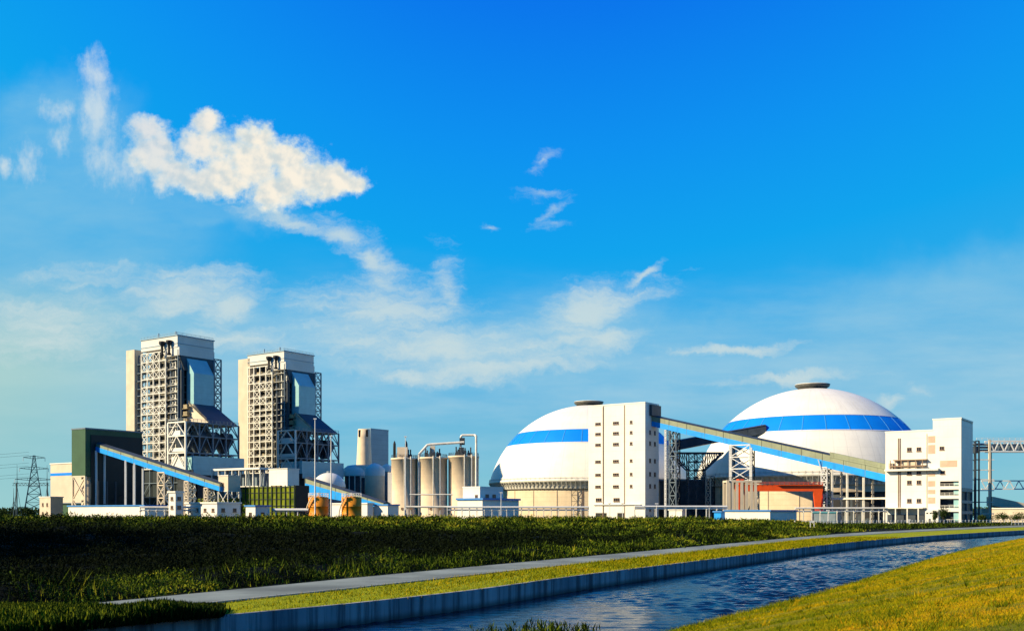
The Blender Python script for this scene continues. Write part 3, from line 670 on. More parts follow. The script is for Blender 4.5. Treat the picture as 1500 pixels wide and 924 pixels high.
for q in range(5):
    cm.box(2.5, 3.1, 4+q*4.2, 4.6+q*4.2, 0, 18); cm.bar((2.8, 4.3+q*4.2, 6+q*2), (.1, 4.3+q*4.2, 6+q*2), .3)
cm.build('column_row', M['dsteel'], t)
K, wf, ws = corner(135, 475, 74, 150)
t = thing('workshop_hall', 'beige hall with a blue stripe at the far left behind the green bunker building', 'building', K, GROT)
zt = ZY(677, 475); block(t, wf, 14, 8.5, zt, M['beige']); block(t, wf+.05, 14.1, 0, 8.5, M['green'], 'lower_wall', .02, -.03)
MB().box(-wf-.02, .05, -.06, .0, zt-5.6, zt-4.3).build('stripe', M['bluesheet'], t)
MB().box(-wf-.3, .3, -.3, 14.3, zt, zt+.5).build('roof', M['white'], t)
MB().box(-wf+1, -1, -.9, -.2, 8.6, 9.1).build('canopy', M['bluesteel'], t)
K, wf, ws = corner(74, 460, 58, 80)
t = thing('pump_house', 'small beige box building at the left foot of the striped hall', 'building', K, GROT)
block(t, wf, 6, 0, ZY(728,460), M['cream']); MB().box(-wf-.3,.3,-.3,6.3,ZY(728,460),ZY(728,460)+.4).build('roof', M['white'], t)
windows(t, [(-wf*.3, 8), (-wf*.7, 8), (-wf*.3, 4), (-wf*.7, 4)], 1.1, 1.5)

# ---- pylons and masts -------------------------------------------------
def pylon(px, d, top, label, w0=5.6):
    H = ZY(top, d); t = thing('transmission_pylon', label, 'pylon', W(px, d), .4)
    b = MB(); n = 9; lv = [H*(1-(1-i/n)**1.25) for i in range(n+1)]; hw = lambda z: max(.55, w0*(1-z/H)**1.1 + .5)
    for s in range(4):
        c0 = [(-1,-1),(1,-1),(1,1),(-1,1)][s]; c1 = [(-1,-1),(1,-1),(1,1),(-1,1)][(s+1)%4]
        for a, c in zip(lv, lv[1:]):
            A, B = hw(a), hw(c)
            b.bar((c0[0]*A,c0[1]*A,a), (c0[0]*B,c0[1]*B,c), .32); b.bar((c0[0]*A,c0[1]*A,a), (c1[0]*B,c1[1]*B,c), .2); b.bar((c1[0]*A,c1[1]*A,a), (c0[0]*B,c0[1]*B,c), .2)
            b.bar((c0[0]*B,c0[1]*B,c), (c1[0]*B,c1[1]*B,c), .2)
    b.build('mast', M['pylon'], t)
    for z, l in ((H*.97, 6), (H*.80, 8), (H*.63, 10.5)):
        a = MB()
        for s in (-1, 1):
            a.bar((0,-.5,z+1), (s*l,0,z), .25); a.bar((0,.5,z+1), (s*l,0,z), .25); a.bar((0,-.5,z-.8), (s*l,0,z), .25); a.bar((0,.5,z-.8), (s*l,0,z), .25)
            for k in (.35, .65): a.bar((s*l*k,0,z+1-k), (s*l*k,0,z-.8+.8*k), .18)
        ao = a.build('crossarm', M['pylon'], t)
        for s in (-1, 1):
            MB().tube((s*l,0,z-.1), (s*l,0,z-2.2), .16, 6).build('insulator', M['pole'], ao)
    return t
pylon(50, 620, 667, 'tall dark lattice transmission pylon at the far left edge of the plant')
t = thing('substation_gantry', 'low dark lattice portal carrying lines between two masts at the far left', 'gantry', W(48, 560))
b = MB()
for x in (-9, 8): b.bar((x-.6,0,0), (x,0,ZY(707,560)), .3); b.bar((x+.6,0,0), (x,0,ZY(707,560)), .3)
b.build('post', M['pylon'], t)
b = MB(); z = ZY(709,560)
for s in (-.7, .7): b.bar((-11,0,z+s), (9,0,z+s), .22)
for q in range(10): b.bar((-11+q*2,0,z-.7), (-10+q*2,0,z+.7), .15); b.bar((-10+q*2,0,z+.7), (-9+q*2,0,z-.7), .15)
b.build('beam', M['pylon'], t)
for px, top, lb in ((25, 680, 'thin dark mast left of the big pylon'), (69, 681, 'thin dark mast right of the big pylon'), (20, 714, 'short guyed dark pole at the left edge')):
    t = thing('lightning_mast', lb, 'mast', W(px, 560)); H = ZY(top, 560)
    MB().tube((0,0,0), (0,0,H*.7), .3, 8, .22).tube((0,0,H*.7), (0,0,H), .16, 6, .06).build('pole', M['pylon'], t)
    b = MB(); b.bar((-2.6,0,0), (0,0,H*.62), .14); b.bar((2.6,.8,0), (0,0,H*.62), .14); b.build('stay', M['pylon'], t)
b = MB()
for k, z in enumerate((37, 30.5, 24)):
    for s in (-1, 1):
        prev = None
        for q in range(13):
            a = q/12; p = (-500+a*207.5*1+s*6*0, 560+60*a, z+14*(1-a)*0+ -6*4*a*(1-a)+3+s*.9)
            if prev: b.bar(prev, p, .11)
            prev = p
tag(b.build('power_line', M['pylon']), 'thin sagging wires running left from the tall pylon', 'power line')

# ---- conveyor galleries ----------------------------------------------
def gallery(name, label, P0, P1, h0, h1, wd, roof_m, side_m, split=.56, cat='conveyor', poles=None, raised=None):
    """sloping closed conveyor: P0,P1 are the top edge points of its near side; side cladding in two colours"""
    t = thing(name, label, cat, (P0[0], P0[1], 0), 0)
    A = Vector((0, 0, P0[2])); B = Vector((P1[0]-P0[0], P1[1]-P0[1], P1[2])); d = Vector((B.x, B.y, 0)).normalized(); n = Vector((-d.y, d.x, 0))
    if n.y < 0: n = -n
    def sect(q, h, f0, f1, y0, y1, rnd=0):
        return [q+n*y0+Vector((0,0,-h*f1)), q+n*y0+Vector((0,0,-h*f0)), q+n*y1+Vector((0,0,-h*f0)), q+n*y1+Vector((0,0,-h*f1))]
    def prism(a, b, hA, hB, f0, f1, y0, y1, nm, m):
        vs = sect(a, hA, f0, f1, y0, y1)+sect(b, hB, f0, f1, y0, y1); mb = MB()
        mb.add(vs, [(0,1,2,3),(7,6,5,4),(0,4,5,1),(1,5,6,2),(2,6,7,3),(3,7,4,0)]); return mb.build(nm, m, t)
    prism(A, B, h0, h1, .05, split, 0, wd, 'upper_cladding', roof_m)
    prism(A, B, h0, h1, split, 1.0, -.12, wd+.12, 'lower_cladding', side_m)
    # shallow ridged roof
    vs = []
    for q, h in ((A, h0), (B, h1)):
        vs += [q+n*-.3+Vector((0,0,-h*.05)), q+n*(wd/2)+Vector((0,0,.5)), q+n*(wd+.3)+Vector((0,0,-h*.05))]
    MB().add(vs, [(0,1,4,3),(1,2,5,4),(0,2,1),(3,4,5),(0,3,5,2)]).build('roof', M['dsteel'], t)
    L = (B-A).length; k = max(2, int(L/9))
    for q in range(k+1):
        c_ = A.lerp(B, q/k); h = h0+(h1-h0)*q/k
        MB().bar(c_+n*-.1+Vector((0,0,-h*.06)), c_+n*-.1+Vector((0,0,-h*.98)), .14).build('rib', roof_m, t)
    return t, A, B, n
def trestle_at(t, base, w_, dd, ztop, m, rot, n_=None, side_m=None, z0=0, leg=.5, name='trestle', brace='x'):
    o = MB(); c = Vector(base); ax = Vector((math.cos(rot), math.sin(rot), 0)); ay = Vector((-math.sin(rot), math.cos(rot), 0))
    k = n_ or max(2, int((ztop-z0)/max(w_, 3)*1.0)); zs = [z0+(ztop-z0)*i/k for i in range(k+1)]
    lattice(o, c, ax*w_, 0, 1, zs, leg, brace); par = o.build(name, m, t)
    o = MB(); lattice(o, c+ax*(w_), ay*dd, 0, 1, zs, leg*.9, brace); lattice(o, c+ay*dd, ax*w_, 0, 1, zs, leg*.9, brace); lattice(o, c, ay*dd, 0, 1, zs, leg*.9, brace)
    o.build('side_bracing', side_m or M['dsteel'], par); return par  # sides default to dark steel: their shade put into the colour

# left conveyor
Kb = W(125, 440); P0 = Kb+YH*ext(Kb, YH, 140); P0.z = ZY(648.5, P0.y)
tt = ext(Vector((P0.x,P0.y,0)), XH, 322); P1 = Vector((P0.x,P0.y,0))+XH*tt; P1.z = ZY(707.5, P1.y)
t, A, B, n = gallery('conveyor_gallery', 'left olive and blue conveyor sloping down from the dark green bunker building', P0, P1, 3.6, 3.1, 4.0, M['olive'], M['blue'], .42)
def along(px):   # local x of the point of gallery seen at px
    s = ext(Vector((P0.x,P0.y,0)), XH, px); f = s/tt; return XH*s, (P0.z+(P1.z-P0.z)*f)
for px in (141, 184, 197):
    q, z = along(px); b = MB().bar((q.x,q.y,0), (q.x,q.y,z-3.2), .75); b.bar((q.x+YH.x*4,q.y+YH.y*4,0), (q.x+YH.x*4,q.y+YH.y*4,z-3.2), .7); b.build('post', M['pole'], t)
for px, w_ in ((231, 4.4), (270, 2.5), (299, 2.2)):
    q, z = along(px); trestle_at(t, q, w_, 4, z-3.9, M['cream'], GROT, side_m=M['steel'], leg=.55)
K, wf, ws = corner(334, 396, 320, 352)
t = thing('transfer_house', 'small cream and blue transfer house at the foot of the left conveyor', 'building', K, GROT)
zt = ZY(696.5, 396); z0 = ZY(719, 396); block(t, wf, ws, z0, zt, M['cream']); MB().box(-wf-.2,.2,-.2,ws+.2,zt,zt+.3).build('roof', M['white'], t)
b = MB(); lattice(b, (-wf,0,0), (wf,0,0), 0, 1, [0, z0*.5, z0-.02], .4, 'x'); lattice(b, (0,0,0), (0,ws,0), 0, 1, [0, z0*.5, z0-.02], .4, 'x'); b.build('frame', M['steel'], t)
windows(t, [(-wf/2, zt-3.4)], .8, 1.4)

# second small conveyor in the middle
P0 = W(447, 430); P0.z = ZY(699, 430); tt = ext(Vector((P0.x,P0.y,0)), XH, 562); P1 = Vector((P0.x,P0.y,0))+XH*tt; P1.z = ZY(736, P1.y)
t, A, B, n = gallery('conveyor_gallery', 'middle conveyor with blue side panels sloping down behind the orange tanks', P0, P1, 7.0, 2.2, 4.0, M['olive'], M['blue'], .34)
for px in (470, 506, 540):
    s = ext(Vector((P0.x,P0.y,0)), XH, px); q = XH*s; z = P0.z+(P1.z-P0.z)*s/tt; trestle_at(t, q, 2.2, 3.6, max(1.5, z-7+4.8*s/tt), M['cream'], GROT, leg=.35)

# ---- coal wind fence ---------------------------------------------------
K, wf, ws = corner(432, 384, 289, 453)
t = thing('wind_fence', 'long green netted wind fence round the coal yard below the second boiler house', 'fence', K, GROT)
H = ZY(711.5, 384)
MB().box(-wf*.52, 0, 0, .25, 1.5, H).box(-wf, -wf*.52, .0, .25, 1.5, H*.70).build('net', M['net'], t)
MB().box(-.3, 0, .25, ws, 0, H+.3).build('side_wall', M['dark'], t)
for q in range(24):
    x = -wf*q/23; hh_ = H if x > -wf*.52 else H*.70
    MB().bar((x, -.3, 0), (x, -.3, hh_+.4), .28).build('post', M['dgreen'], t)
b = MB()
for z in (2, 4.5, 7, 9.5, 12, 14):
    if z < H: b.bar((-wf*.52, -.2, z), (0, -.2, z), .2)
    if z < H*.7: b.bar((-wf, -.2, z), (-wf*.52, -.2, z), .2)
b.build('rail', M['dgreen'], t)
# yard crane-like shed behind it with white flat roof, white house
K, wf, ws = corner(380, 455, 309, 384)
t = thing('pipe_shed', 'open shed with thin white flat roof over pipework between the boiler houses', 'shed', K, GROT)
z = ZY(684, 455); MB().box(-wf,0,0,9,z-.9,z).build('roof', M['white'], t)
b = MB(); rr_ = random.Random(4)
for q in range(22):
    x = -wf+wf*q/21; b.tube((x, .8+rr_.random()*3, 6), (x+rr_.uniform(-.5,.5), .8+rr_.random()*3, z-.9), rr_.uniform(.15,.45), 6)
b.box(-wf, 0, 5, 8.6, 4, z-2.5); b.build('pipework', M['bluesteel'], t)
b = MB()
for q in range(8): b.bar((-wf+wf*q/7, .5, 0), (-wf+wf*q/7, .5, z-.9), .4)
b.box(-wf, 0, .2, 8.8, z-8.6, z-8.2); b.build('post', M['steel'], t)
K, wf, ws = corner(421, 430, 394, 438)
t = thing('switch_house', 'plain white block with a blue shaded side right above the wind fence', 'building', K, GROT)
z0 = ZY(718, 430); zt = ZY(686.5, 430); block(t, wf, ws, z0, zt, M['white']); MB().box(-wf-.25,.25,-.25,ws+.25,zt,zt+.35).build('roof', M['white'], t)
MB().box(-wf*.86, -wf*.3, -.4, -.03, z0+1.0, z0+2.2).build('opening', M['frame'], t)
b = MB(); lattice(b, (-wf,0,0), (wf,0,0), 0, 2, [0, z0*.5, z0-.02], .45, 'x'); b.build('frame', M['steel'], t)

# ---- small low buildings at the foot of the plant ---------------------
def low_building(label, pl, pc, pr, top, d, wins=1, m='white', roof='white', base=None, stripe=False, name='low_building', cat='building', over=.4):
    K, wf, ws = corner(pc, d, pl, pr); ws = max(ws, 3); t = thing(name, label, cat, K, GROT); z = ZY(top, d)
    block(t, wf, ws, 0, z, M[m]); MB().box(-wf-over, over, -over, ws+over, z, z+.5).build('roof', M[roof], t)
    if stripe: MB().box(-wf-.04, .04, -.05, ws+.04, z-1.2, z-.5).build('stripe', M['bluesheet'], t)
    if wins:
        k = max(1, int(wf/4)); hs = [z*.6] if z < 7 else ([z*.25, z*.55, z*.82] if z > 9 else [z*.25, z*.7])
        windows(t, [(-wf*(i+.5)/k, q) for i in range(k) for q in hs], 1.3, 1.2)
        k = max(1, int(ws/4)); windows(t, [(ws*(i+.5)/k, q) for i in range(k) for q in hs], 1.5, 1.3, 'x')
    return t
low_building('small white three storey hut with two window columns at the left of the low offices', 247, 257, 259, 721, 352)
low_building('long flat white building with blue fascia at the foot of the green bunker building', 100, 212, 243, 741, 375, 0, 'white', 'roofblue')
low_building('low white and blue office row right of the three storey hut', 272, 318, 352, 737, 350)
low_building('small white box annex beside the office row', 360, 374, 395, 741.5, 345, 1, 'white', 'roofblue')
low_building('low white shed with a blue roof edge behind the two orange tanks', 486, 538, 546, 738, 372, 0, 'white', 'white')
low_building('low pale shed with blue fascia left of the first silo', 548, 568, 584, 740, 372, 0, 'white', 'roofblue')
K, wf, ws = corner(703, 372, 678, 737)
t = thing('control_building', 'white two storey control building with a blue roofed annex below the silos', 'building', K, GROT)
zt = ZY(714, 372); block(t, wf, ws, 0, zt, M['white']); parapet(t, wf, ws, zt, M['white'], .5)
MB().box(-wf-.6, 3.0, -2.5, -.02, 0, ZY(732,372)).box(.02, 3.0, -.02, ws+6, 0, ZY(732,372)).build('annex', M['white'], t)
MB().box(-wf-1, 3.6, -3, .3, ZY(732,372), ZY(732,372)+.7).box(.3, 3.6, .3, ws+6.5, ZY(732,372), ZY(732,372)+.7).build('annex_roof', M['roofblue'], t)
windows(t, [(-wf*.2, zt-3.2)], 1.2, 1.3); windows(t, [(ws*.3, zt-3.0), (ws*.6, zt-3.0)], 2.0, 1.4, 'x')
windows(t, [(ws*.1, 2.4), (ws*.35, 2.4), (ws*.6, 2.4), (ws*.85, 2.4)], 2.0, 1.6, 'x', 3.0)

# ---- orange tanks, poles ----------------------------------------------
def tank(px, d, label, top):
    t = thing('oil_tank', label, 'tank', W(px, d), R(-20), 'two orange oil tanks'); H = ZY(top, d); r = 14.5*d/F
    MB().lathe([(0,0),(r,0),(r,H*.33),(r+.06,H*.335),(r+.06,H*.35),(r,H*.355),(r,H*.66),(r+.06,H*.665),(r+.06,H*.68),(r,H*.685),(r,H),(0,H+.5)], 40, (0,0,0)).build('shell', M['orange'], t)
    b = MB()
    for a in np.linspace(0, 2*math.pi, 21)[:-1]: b.bar((r*math.cos(a), r*math.sin(a), H), (r*math.cos(a), r*math.sin(a), H+1.4), .1)
    for z in (.7, 1.4): b.path([(r*math.cos(a), r*math.sin(a), H+z) for a in np.linspace(0, 2*math.pi, 21)], .06, 5)
    b.build('railing', M['pole'], t)
    b = MB(); pr = None
    for q in range(13):
        a = R(190+q*7); z = 1.0+(H-1.0)*q/12; p = ((r+.5)*math.cos(a), (r+.5)*math.sin(a), z); b.box(p[0]-.4, p[0]+.4, p[1]-.3, p[1]+.3, z-.1, z)
        if pr: b.bar((pr[0]*1.08,pr[1]*1.08,pr[2]+.6), (p[0]*1.08,p[1]*1.08,z+.6), .3)
        pr = p
    b.build('stair', M['cream'], t)
    MB().tube((0,0,H), (0,0,H+1.6), .3, 8).tube((-1.6,0,H), (-1.6,0,H+1.1), .2, 8).build('vent', M['pole'], t)
tank(466.5, 352, 'left orange tank with slanting stair, pole in front', 728); tank(515, 352, 'right orange tank with slanting stair beside the low white shed', 728)
def mast(px, d, top, label, r=.28):
    t = thing('light_mast', label, 'mast', W(px, d)); H = ZY(top, d)
    MB().tube((0,0,0), (0,0,H), r, 8, r*.5).build('pole', M['pole'], t)
    MB().box(-.5,.5,-.25,.25,H,H+.35).build('lamp_head', M['pole'], t)
mast(461.5, 345, 614, 'tallest white mast in front of the left orange tank'); mast(485, 345, 639, 'white mast between the two orange tanks')
mast(594, 380, 640, 'thin white mast in front of the first silo', .22); mast(734, 360, 722, 'short white pole before the blue annex of the control building', .18)
MB_p = MB().path([(W(400,350).x,350,ZY(746.5,350)), (W(452,350).x,350,ZY(746.5,350))], .55, 12)
t = thing('pipe', 'fat white pipe running left from the left orange tank', 'pipe', (0,0,0)); MB_p.build('barrel', M['pole'], t)
b = MB()
for px in (404, 420, 436): b.bar((W(px,350).x,350,0), (W(px,350).x,350,ZY(748,350)), .3)
b.build('support', M['pole'], t)

# ---- stack, water tower, white domes in the middle ---------------------
d = 620; s = d/F
t = thing('chimney', 'pale tapered round tower with two dark slots at its top, in the middle distance', 'chimney', W(533.5, d))
MB().lathe([(0,0),(11.3*s,0),(11.3*s,ZY(681,d)),(9.3*s,ZY(640,d)),(9.0*s,ZY(628.5,d)),(0,ZY(628.5,d))], 32).build('shaft', M['concrete'], t)
b = MB()
for x in (-5.6, 5.0):
    y = -math.sqrt(max(.1,(9.3*s)**2-(x*s)**2)); b.box(x*s-.7, x*s+.7, y-.3, y+2, ZY(640,d), ZY(630,d))
b.build('slot', M['dark'], t)
K, wf, ws = corner(543, 655, 540, 569)
t = thing('elevator_block', 'plain block, its blue shade painted on, rising directly behind the pale tapered tower', 'building', K, GROT)
block(t, 10, ws, 0, ZY(629,655), M['capblue']); parapet(t, 10, ws, ZY(629,655), M['capblue'])  # blue grey stands for the block's shade, painted as its colour
d = 560; s = d/F
t = thing('gypsum_store', 'white round ended building with curved roof at the foot of the pale tapered tower', 'building', W(522, d))
H = ZY(697,d); H1 = ZY(681,d)
MB().lathe([(0,0),(9,0)], 4).build('floor', M['dark'], t)
b = MB(); b.lathe([(8.4,H),(8.2,H+2),(7.2,H+4.3),(5.2,H+5.8),(2.6,H+6.2),(0,H+6.3)], 32, (0,3,0)); b.box(0, 10.5, -3.4, 9, H-1, H1); b.build('roof', M['dome'], t)
b = MB().lathe([(6.9,0),(6.9,H)], 24, (0,3,0)); b.box(0,5,-3,8.5,0,H-1.02); b.build('wall', M['dsteel'], t)
b = MB()
for x in (-3, 0, 3.2): b.bar((x,-5.4,0), (x,-5.4,H+1), .45)
for z in (6, 12): b.bar((-5,-5.4,z), (5,-5.4,z), .3)
b.build('frame', M['steel'], t)
t = thing('round_silo', 'squat pale silo with a shallow cone roof right of the white round ended building', 'silo', W(549, 545)); s = 545/F
MB().lathe([(0,0),(14.5*s,0),(14.5*s,ZY(697,545))], 32).build('shell', M['concrete'], t)
MB().lathe([(14.9*s,ZY(697,545)),(14.6*s,ZY(686,545)),(6*s,ZY(679.5,545)),(0,ZY(678,545))], 32).build('roof', M['dome'], t)
t = thing('round_silo', 'grey cone roofed silo half hidden behind the first big silo', 'silo', W(566, 590)); s = 590/F
MB().lathe([(0,0),(11*s,0),(11*s,ZY(691,590))], 32).build('shell', M['bluesteel'], t)
MB().lathe([(11.5*s,ZY(691,590)),(11.2*s,ZY(684,590)),(0,ZY(679,590))], 32).build('roof', M['dome'], t)
def small_dome(px, d, r_px, top, bot, label):
    s = d/F; t = thing('storage_dome', label, 'dome', W(px, d)); z0, z1 = ZY(bot, d), ZY(top, d); r = r_px*s
    MB().lathe([(r*math.cos(a), z0+(z1-z0)*math.sin(a)) for a in np.linspace(0, math.pi/2, 12)], 40).build('shell', M['dome'], t)
    MB().lathe([(r*.97,0),(r*.97,z0)], 40).build('wall', M['bluesteel'], t)
    MB().lathe([(1.3,z1-.3),(1.3,z1+.7),(0,z1+.9)], 16).build('cap', M['bluesteel'], t)
small_dome(482, 500, 24, 692, 713, 'small white dome behind the middle conveyor and the orange tanks')

# ---- the three concrete silos -------------------------------------------
SZ = ZY(672, 450)
def silo(px, label, r_px, top, extra):
    d = 450; s = d/F; r = r_px*s; t = thing('concrete_silo', label, 'silo', W(px, d), 0, 'three big cream silos in a row'); H = ZY(top, d)
    MB().lathe([(0,0),(r,0),(r,1.4),(r-.1,1.45),(r-.1,H-.8),(r+.12,H-.78),(r+.12,H),(0,H+.25)], 56).build('shell', M['concrete'], t)
    b = MB()
    for a in np.linspace(0, 2*math.pi, 29)[:-1]: b.bar((r*.97*math.cos(a), r*.97*math.sin(a), H+.1), (r*.97*math.cos(a), r*.97*math.sin(a), H+1.3), .1)
    for z in (.7, 1.3): b.path([(r*.97*math.cos(a), r*.97*math.sin(a), H+z) for a in np.linspace(0, 2*math.pi, 29)], .07, 5)
    b.build('railing', M['dsteel'], t)
    b = MB()
    for q in range(6):
        a = R(200+q*28); x, y = r*.5*math.cos(a), r*.5*math.sin(a)
        b.box(x-.5,x+.6,y-.5,y+.5,H,H+random.uniform(1.2,2.6)); b.tube((x,y,H+1), (x,y,H+random.uniform(2.4,4.2)), .3, 8)
    b.build('roof_equipment', M['dsteel'], t)
    for a, rr2 in ((R(-84), .24), (R(-58), .3)): MB().tube(((r+.4)*math.cos(a),(r+.4)*math.sin(a),0), ((r+.4)*math.cos(a),(r+.4)*math.sin(a),H+.5), rr2, 8).build('riser_pipe', M['steel'], t)
    for k in range(2): MB().box(-.9+k*4,.1+k*4,-r-.14,-r+.6,5.6,6.6).build('hatch', M['frame'], t)
    MB().box(-1.8,1.8,-r-.12,-r+1.2,0,2.6).build('door', M['dark'], t)
    for q in extra: q(t, r, H)
    return t
def head_house(t, r, H): 
    MB().box(-r*.55+.6, r*.3, -r*.9, -r*.2, H, H+4.6).build('filter_house', M['concrete'], t)
    for x in (-5.2, 1.2): MB().lathe([(.0,H+7.6),(.25,H+7.3),(.6,H+6.2),(.6,H),(0,H)], 10, (x*.8,-2,0)).build('filter_vent', M['dark'], t)
def shaft(t, r, H): MB().box(-r-1.2, -r+1.4, -2.5, 1, 0, H*.78).build('stair_shaft', M['white'], t)
def top_pipe(t, r, H):
    MB().path([(-r*.9,-r*.5,H*.1), (-r*.9,-r*.5,H+1.2), (-r*.35,-r*.3,H+5.4), (-r*.1,-r*.3,H+5.7), (r*2.15,-r*.3,H+6.6)], .55, 10).build('feed_pipe', M['steel'], t)
    MB().box(-.9,1.1,-2.8,-.9,H+.2,H+5.0).build('cyclone', M['cream'], t)
def arch_pipe(t, r, H):
    MB().path([(-1.2,-1,H), (-1.2,-1,H+8.2), (-.6,-1,H+9.2), (5,-1.4,H+9.2), (5.8,-r*.95,H+8.4), (5.8,-r*.98,5)], .5, 10).build('arch_pipe', M['steel'], t)
    MB().box(-2.0,.2,-1.8,.4,H,H+3.8).box(-1.7,.6,-1.6,.2,H+5,H+8).build('cyclone', M['dsteel'], t)
silo(592.5, 'left cream silo with a filter house and two dark vents on its roof', 19.5, 671, [head_house, shaft])
silo(634, 'middle cream silo with a pipe curving over its top', 21.5, 670, [top_pipe])
silo(679, 'right cream silo with a tall square pipe arch rising from its roof', 22.5, 668, [arch_pipe])
t = thing('pipe', 'pale horizontal pipe crossing the fronts of the three silos low down', 'pipe', (0,0,0))
b = MB(); b.path([(W(594,436).x,436,ZY(742,436)), (W(700,436).x,436,ZY(742,436))], .45, 10); b.path([(W(600,437).x,437,ZY(724,437)), (W(664,437).x,437,ZY(724,437))], .28, 8); b.build('barrel', M['steel'], t)
b = MB()
for px in (597, 628, 655, 690): b.bar((W(px,436.4).x,436.4,0), (W(px,436.4).x,436.4,ZY(742.5,436.4)), .3)
b.build('support', M['steel'], t)

# ---- coal storage domes ---------------------------------------------------
def coal_dome(name_px, d, label, seed):
    t = thing('coal_dome', label, 'dome', W(name_px, d), 0, 'two big coal storage domes')
    Rs, zc = 62.0, 22.9-15.9      # sphere radius and centre height (ring radius 60 at z 22.9)
    rz = lambda z: math.sqrt(max(0, Rs*Rs-(z-zc)**2))
    def shell(z0, z1, m, nm, off=0.0, k=10, n=96):
        pr = [(rz(z0+(z1-z0)*i/k)+off, z0+(z1-z0)*i/k) for i in range(k+1)]
        return MB().lathe(pr, n).build(nm, m, t)
    zb0, zb1 = 43.6, 51.6
    a0 = math.asin((22.9-zc)/Rs)
    def arc(za, zb, off, k):
        A, B = math.asin((za-zc)/Rs), math.asin((zb-zc)/Rs)
        return [((Rs+off)*math.cos(A+(B-A)*i/k), zc+(Rs+off)*math.sin(A+(B-A)*i/k)) for i in range(k+1)]
    MB().lathe(arc(22.9, zb0, 0, 10), 112).build('lower_shell', M['dome'], t)
    MB().lathe(arc(zb0, zb1, -.02, 5), 112).build('blue_band', M['bluesheet'], t)
    MB().lathe(arc(zb1, zc+Rs*.989, 0, 14), 112).build('upper_shell', M['dome'], t)
    for z in (zb0, zb1):
        b = MB(); b.lathe(arc(z-.18, z+.18, .12, 1), 112); b.build('band_edge', M['pole'], t)
    # meridian ribs seen as faint seams in the band
    for q in range(28):
        a = 2*math.pi*(q+.3)/28; b = MB(); pr = arc(zb0+.3, zb1-.3, .07, 4)
        for (r0, z0), (r1, z1) in zip(pr, pr[1:]): b.bar((r0*math.cos(a), r0*math.sin(a), z0), (r1*math.cos(a), r1*math.sin(a), z1), .38, .12)
        if math.sin(a) < .25: b.build('band_rib', M['ribblue'], t)
    # cap ventilator
    H = zc+Rs
    MB().lathe([(7.4,H-1.3),(7.4,H+.3),(8.6,H+1.0),(8.8,H+2.0),(0,H+1.9)], 48).build('vent_ring', M['capdark'], t)
    MB().lathe([(9.0,H+2.02),(8.9,H+2.3),(0,H+2.6)], 48).build('vent_lid', M['steel'], t)
    # ring beam, corbel, wall with pilasters, walkway
    MB().lathe([(rz(22.9),22.9),(60.6,22.6),(60.6,21.4),(58.8,21.2),(58.0,18.0),(57.8,17.6),(56.6,17.5)], 112).build('ring_beam', M['steel'], t)
    MB().lathe([(56.5,17.6),(56.5,0)][::-1], 112, smooth=True).build('ring_wall', M['ringwall'], t)
    for q in range(72):
        a = math.pi+math.pi*(q+.5)/72; b = MB()
        b.bar((60.3*math.cos(a),60.3*math.sin(a),21.3), (57.7*math.cos(a),57.7*math.sin(a),17.7), .45)
        b.build('corbel', M['steel'], t)
    for q in range(12):
        a = math.pi+math.pi*(q+.5)/12
        MB().bar((56.6*math.cos(a),56.6*math.sin(a),0), (56.6*math.cos(a),56.6*math.sin(a),17.4), .4).build('pilaster', M['frame'] if q % 4 == 1 else M['ringwall'], t)
    b = MB(); pts = [(60.2*math.cos(a), 60.2*math.sin(a)) for a in np.linspace(math.pi*.98, math.pi*2.02, 64)]
    railing(b, pts, 22.7, 1.2, 3, .12); b.build('walkway_railing', M['steel'], t)
    b = MB()
    for k, a in enumerate((R(258),)):
        x, y = 58.2*math.cos(a), 58.2*math.sin(a)
        lattice(b, (x-1.6, y, 0), (3.2, 0, 0), 0, 1, [0,3.5,7,10.5,14,17.5], .3, 'z')
    b.build('stair_tower', M['dsteel'], t)
    return t
M['ribblue'] = mat('rib_blue', (.05, .30, .66), .5, .05, .3)
M['capdark'] = mat('vent_sheet', (.10, .10, .09), .5, .2, .4, .3)
coal_dome(862.5, 620, 'left coal dome, partly hidden by the tall white transfer tower', 1)
coal_dome(1190, 536, 'right and larger looking coal dome, behind the long sloping conveyor', 2)

# ---- tall white transfer tower in the middle -------------------------------
K, wf, ws = corner(945, 480, 862, 965); KM = K.copy()
t = thing('transfer_tower', 'tall white transfer tower with three window columns in front of the left coal dome', 'building', K, GROT)
H = ZY(590, 480)
for a, b_, o_, zt in ((0, .345, 0, H), (.345, .35, .5, H-.0), (.35, .72, .12, H-.1), (.72, .73, .5, H-.0), (.73, 1.0, 0.0, H+.0)):
    MB().box(-wf*b_+.001, -wf*a-.001, o_, ws, 0, zt).build('wall', M['white'], t)
for f_ in (.355, .735): MB().bar((-wf*f_, .0, 0), (-wf*f_, .0, H-.4), .35).build('downpipe', M['frame'], t)
parapet(t, wf, ws, H, M['white'], .6)
MB().box(.02, 1.4, ws*.30, ws*.98, H-5.6, H-.4).build('penthouse', M['dsteel'], t)
zs = [ZY(y, 488) for y in (619, 634, 650, 675, 694.5, 712)]
windows(t, [(ext(K, -XH, px)*-1, z) for px in (876, 902) for z in zs], 3.0, 1.25, mull=2)
windows(t, [(ext(K, -XH, 924.5)*-1, z) for z in zs], 1.3, 1.4)
windows(t, [(-ext(K, -XH, px), 10.5) for px in (877, 903)], 3.2, 1.7, mull=2)
windows(t, [(ws*f_, z) for f_ in (.35, .7) for z in zs[1:]+[6]], 1.6, 2.0, 'x')
MB().box(-wf-.0+3, -2, -.8, -.02, 8.0, 8.35).build('canopy', M['white'], t)
MB().box(-wf+4, -wf+10, -.06, .3, 0, 4.2).box(-wf+16, -wf+20, -.06, .3, 0, 4.2).build('door', M['dark'], t)

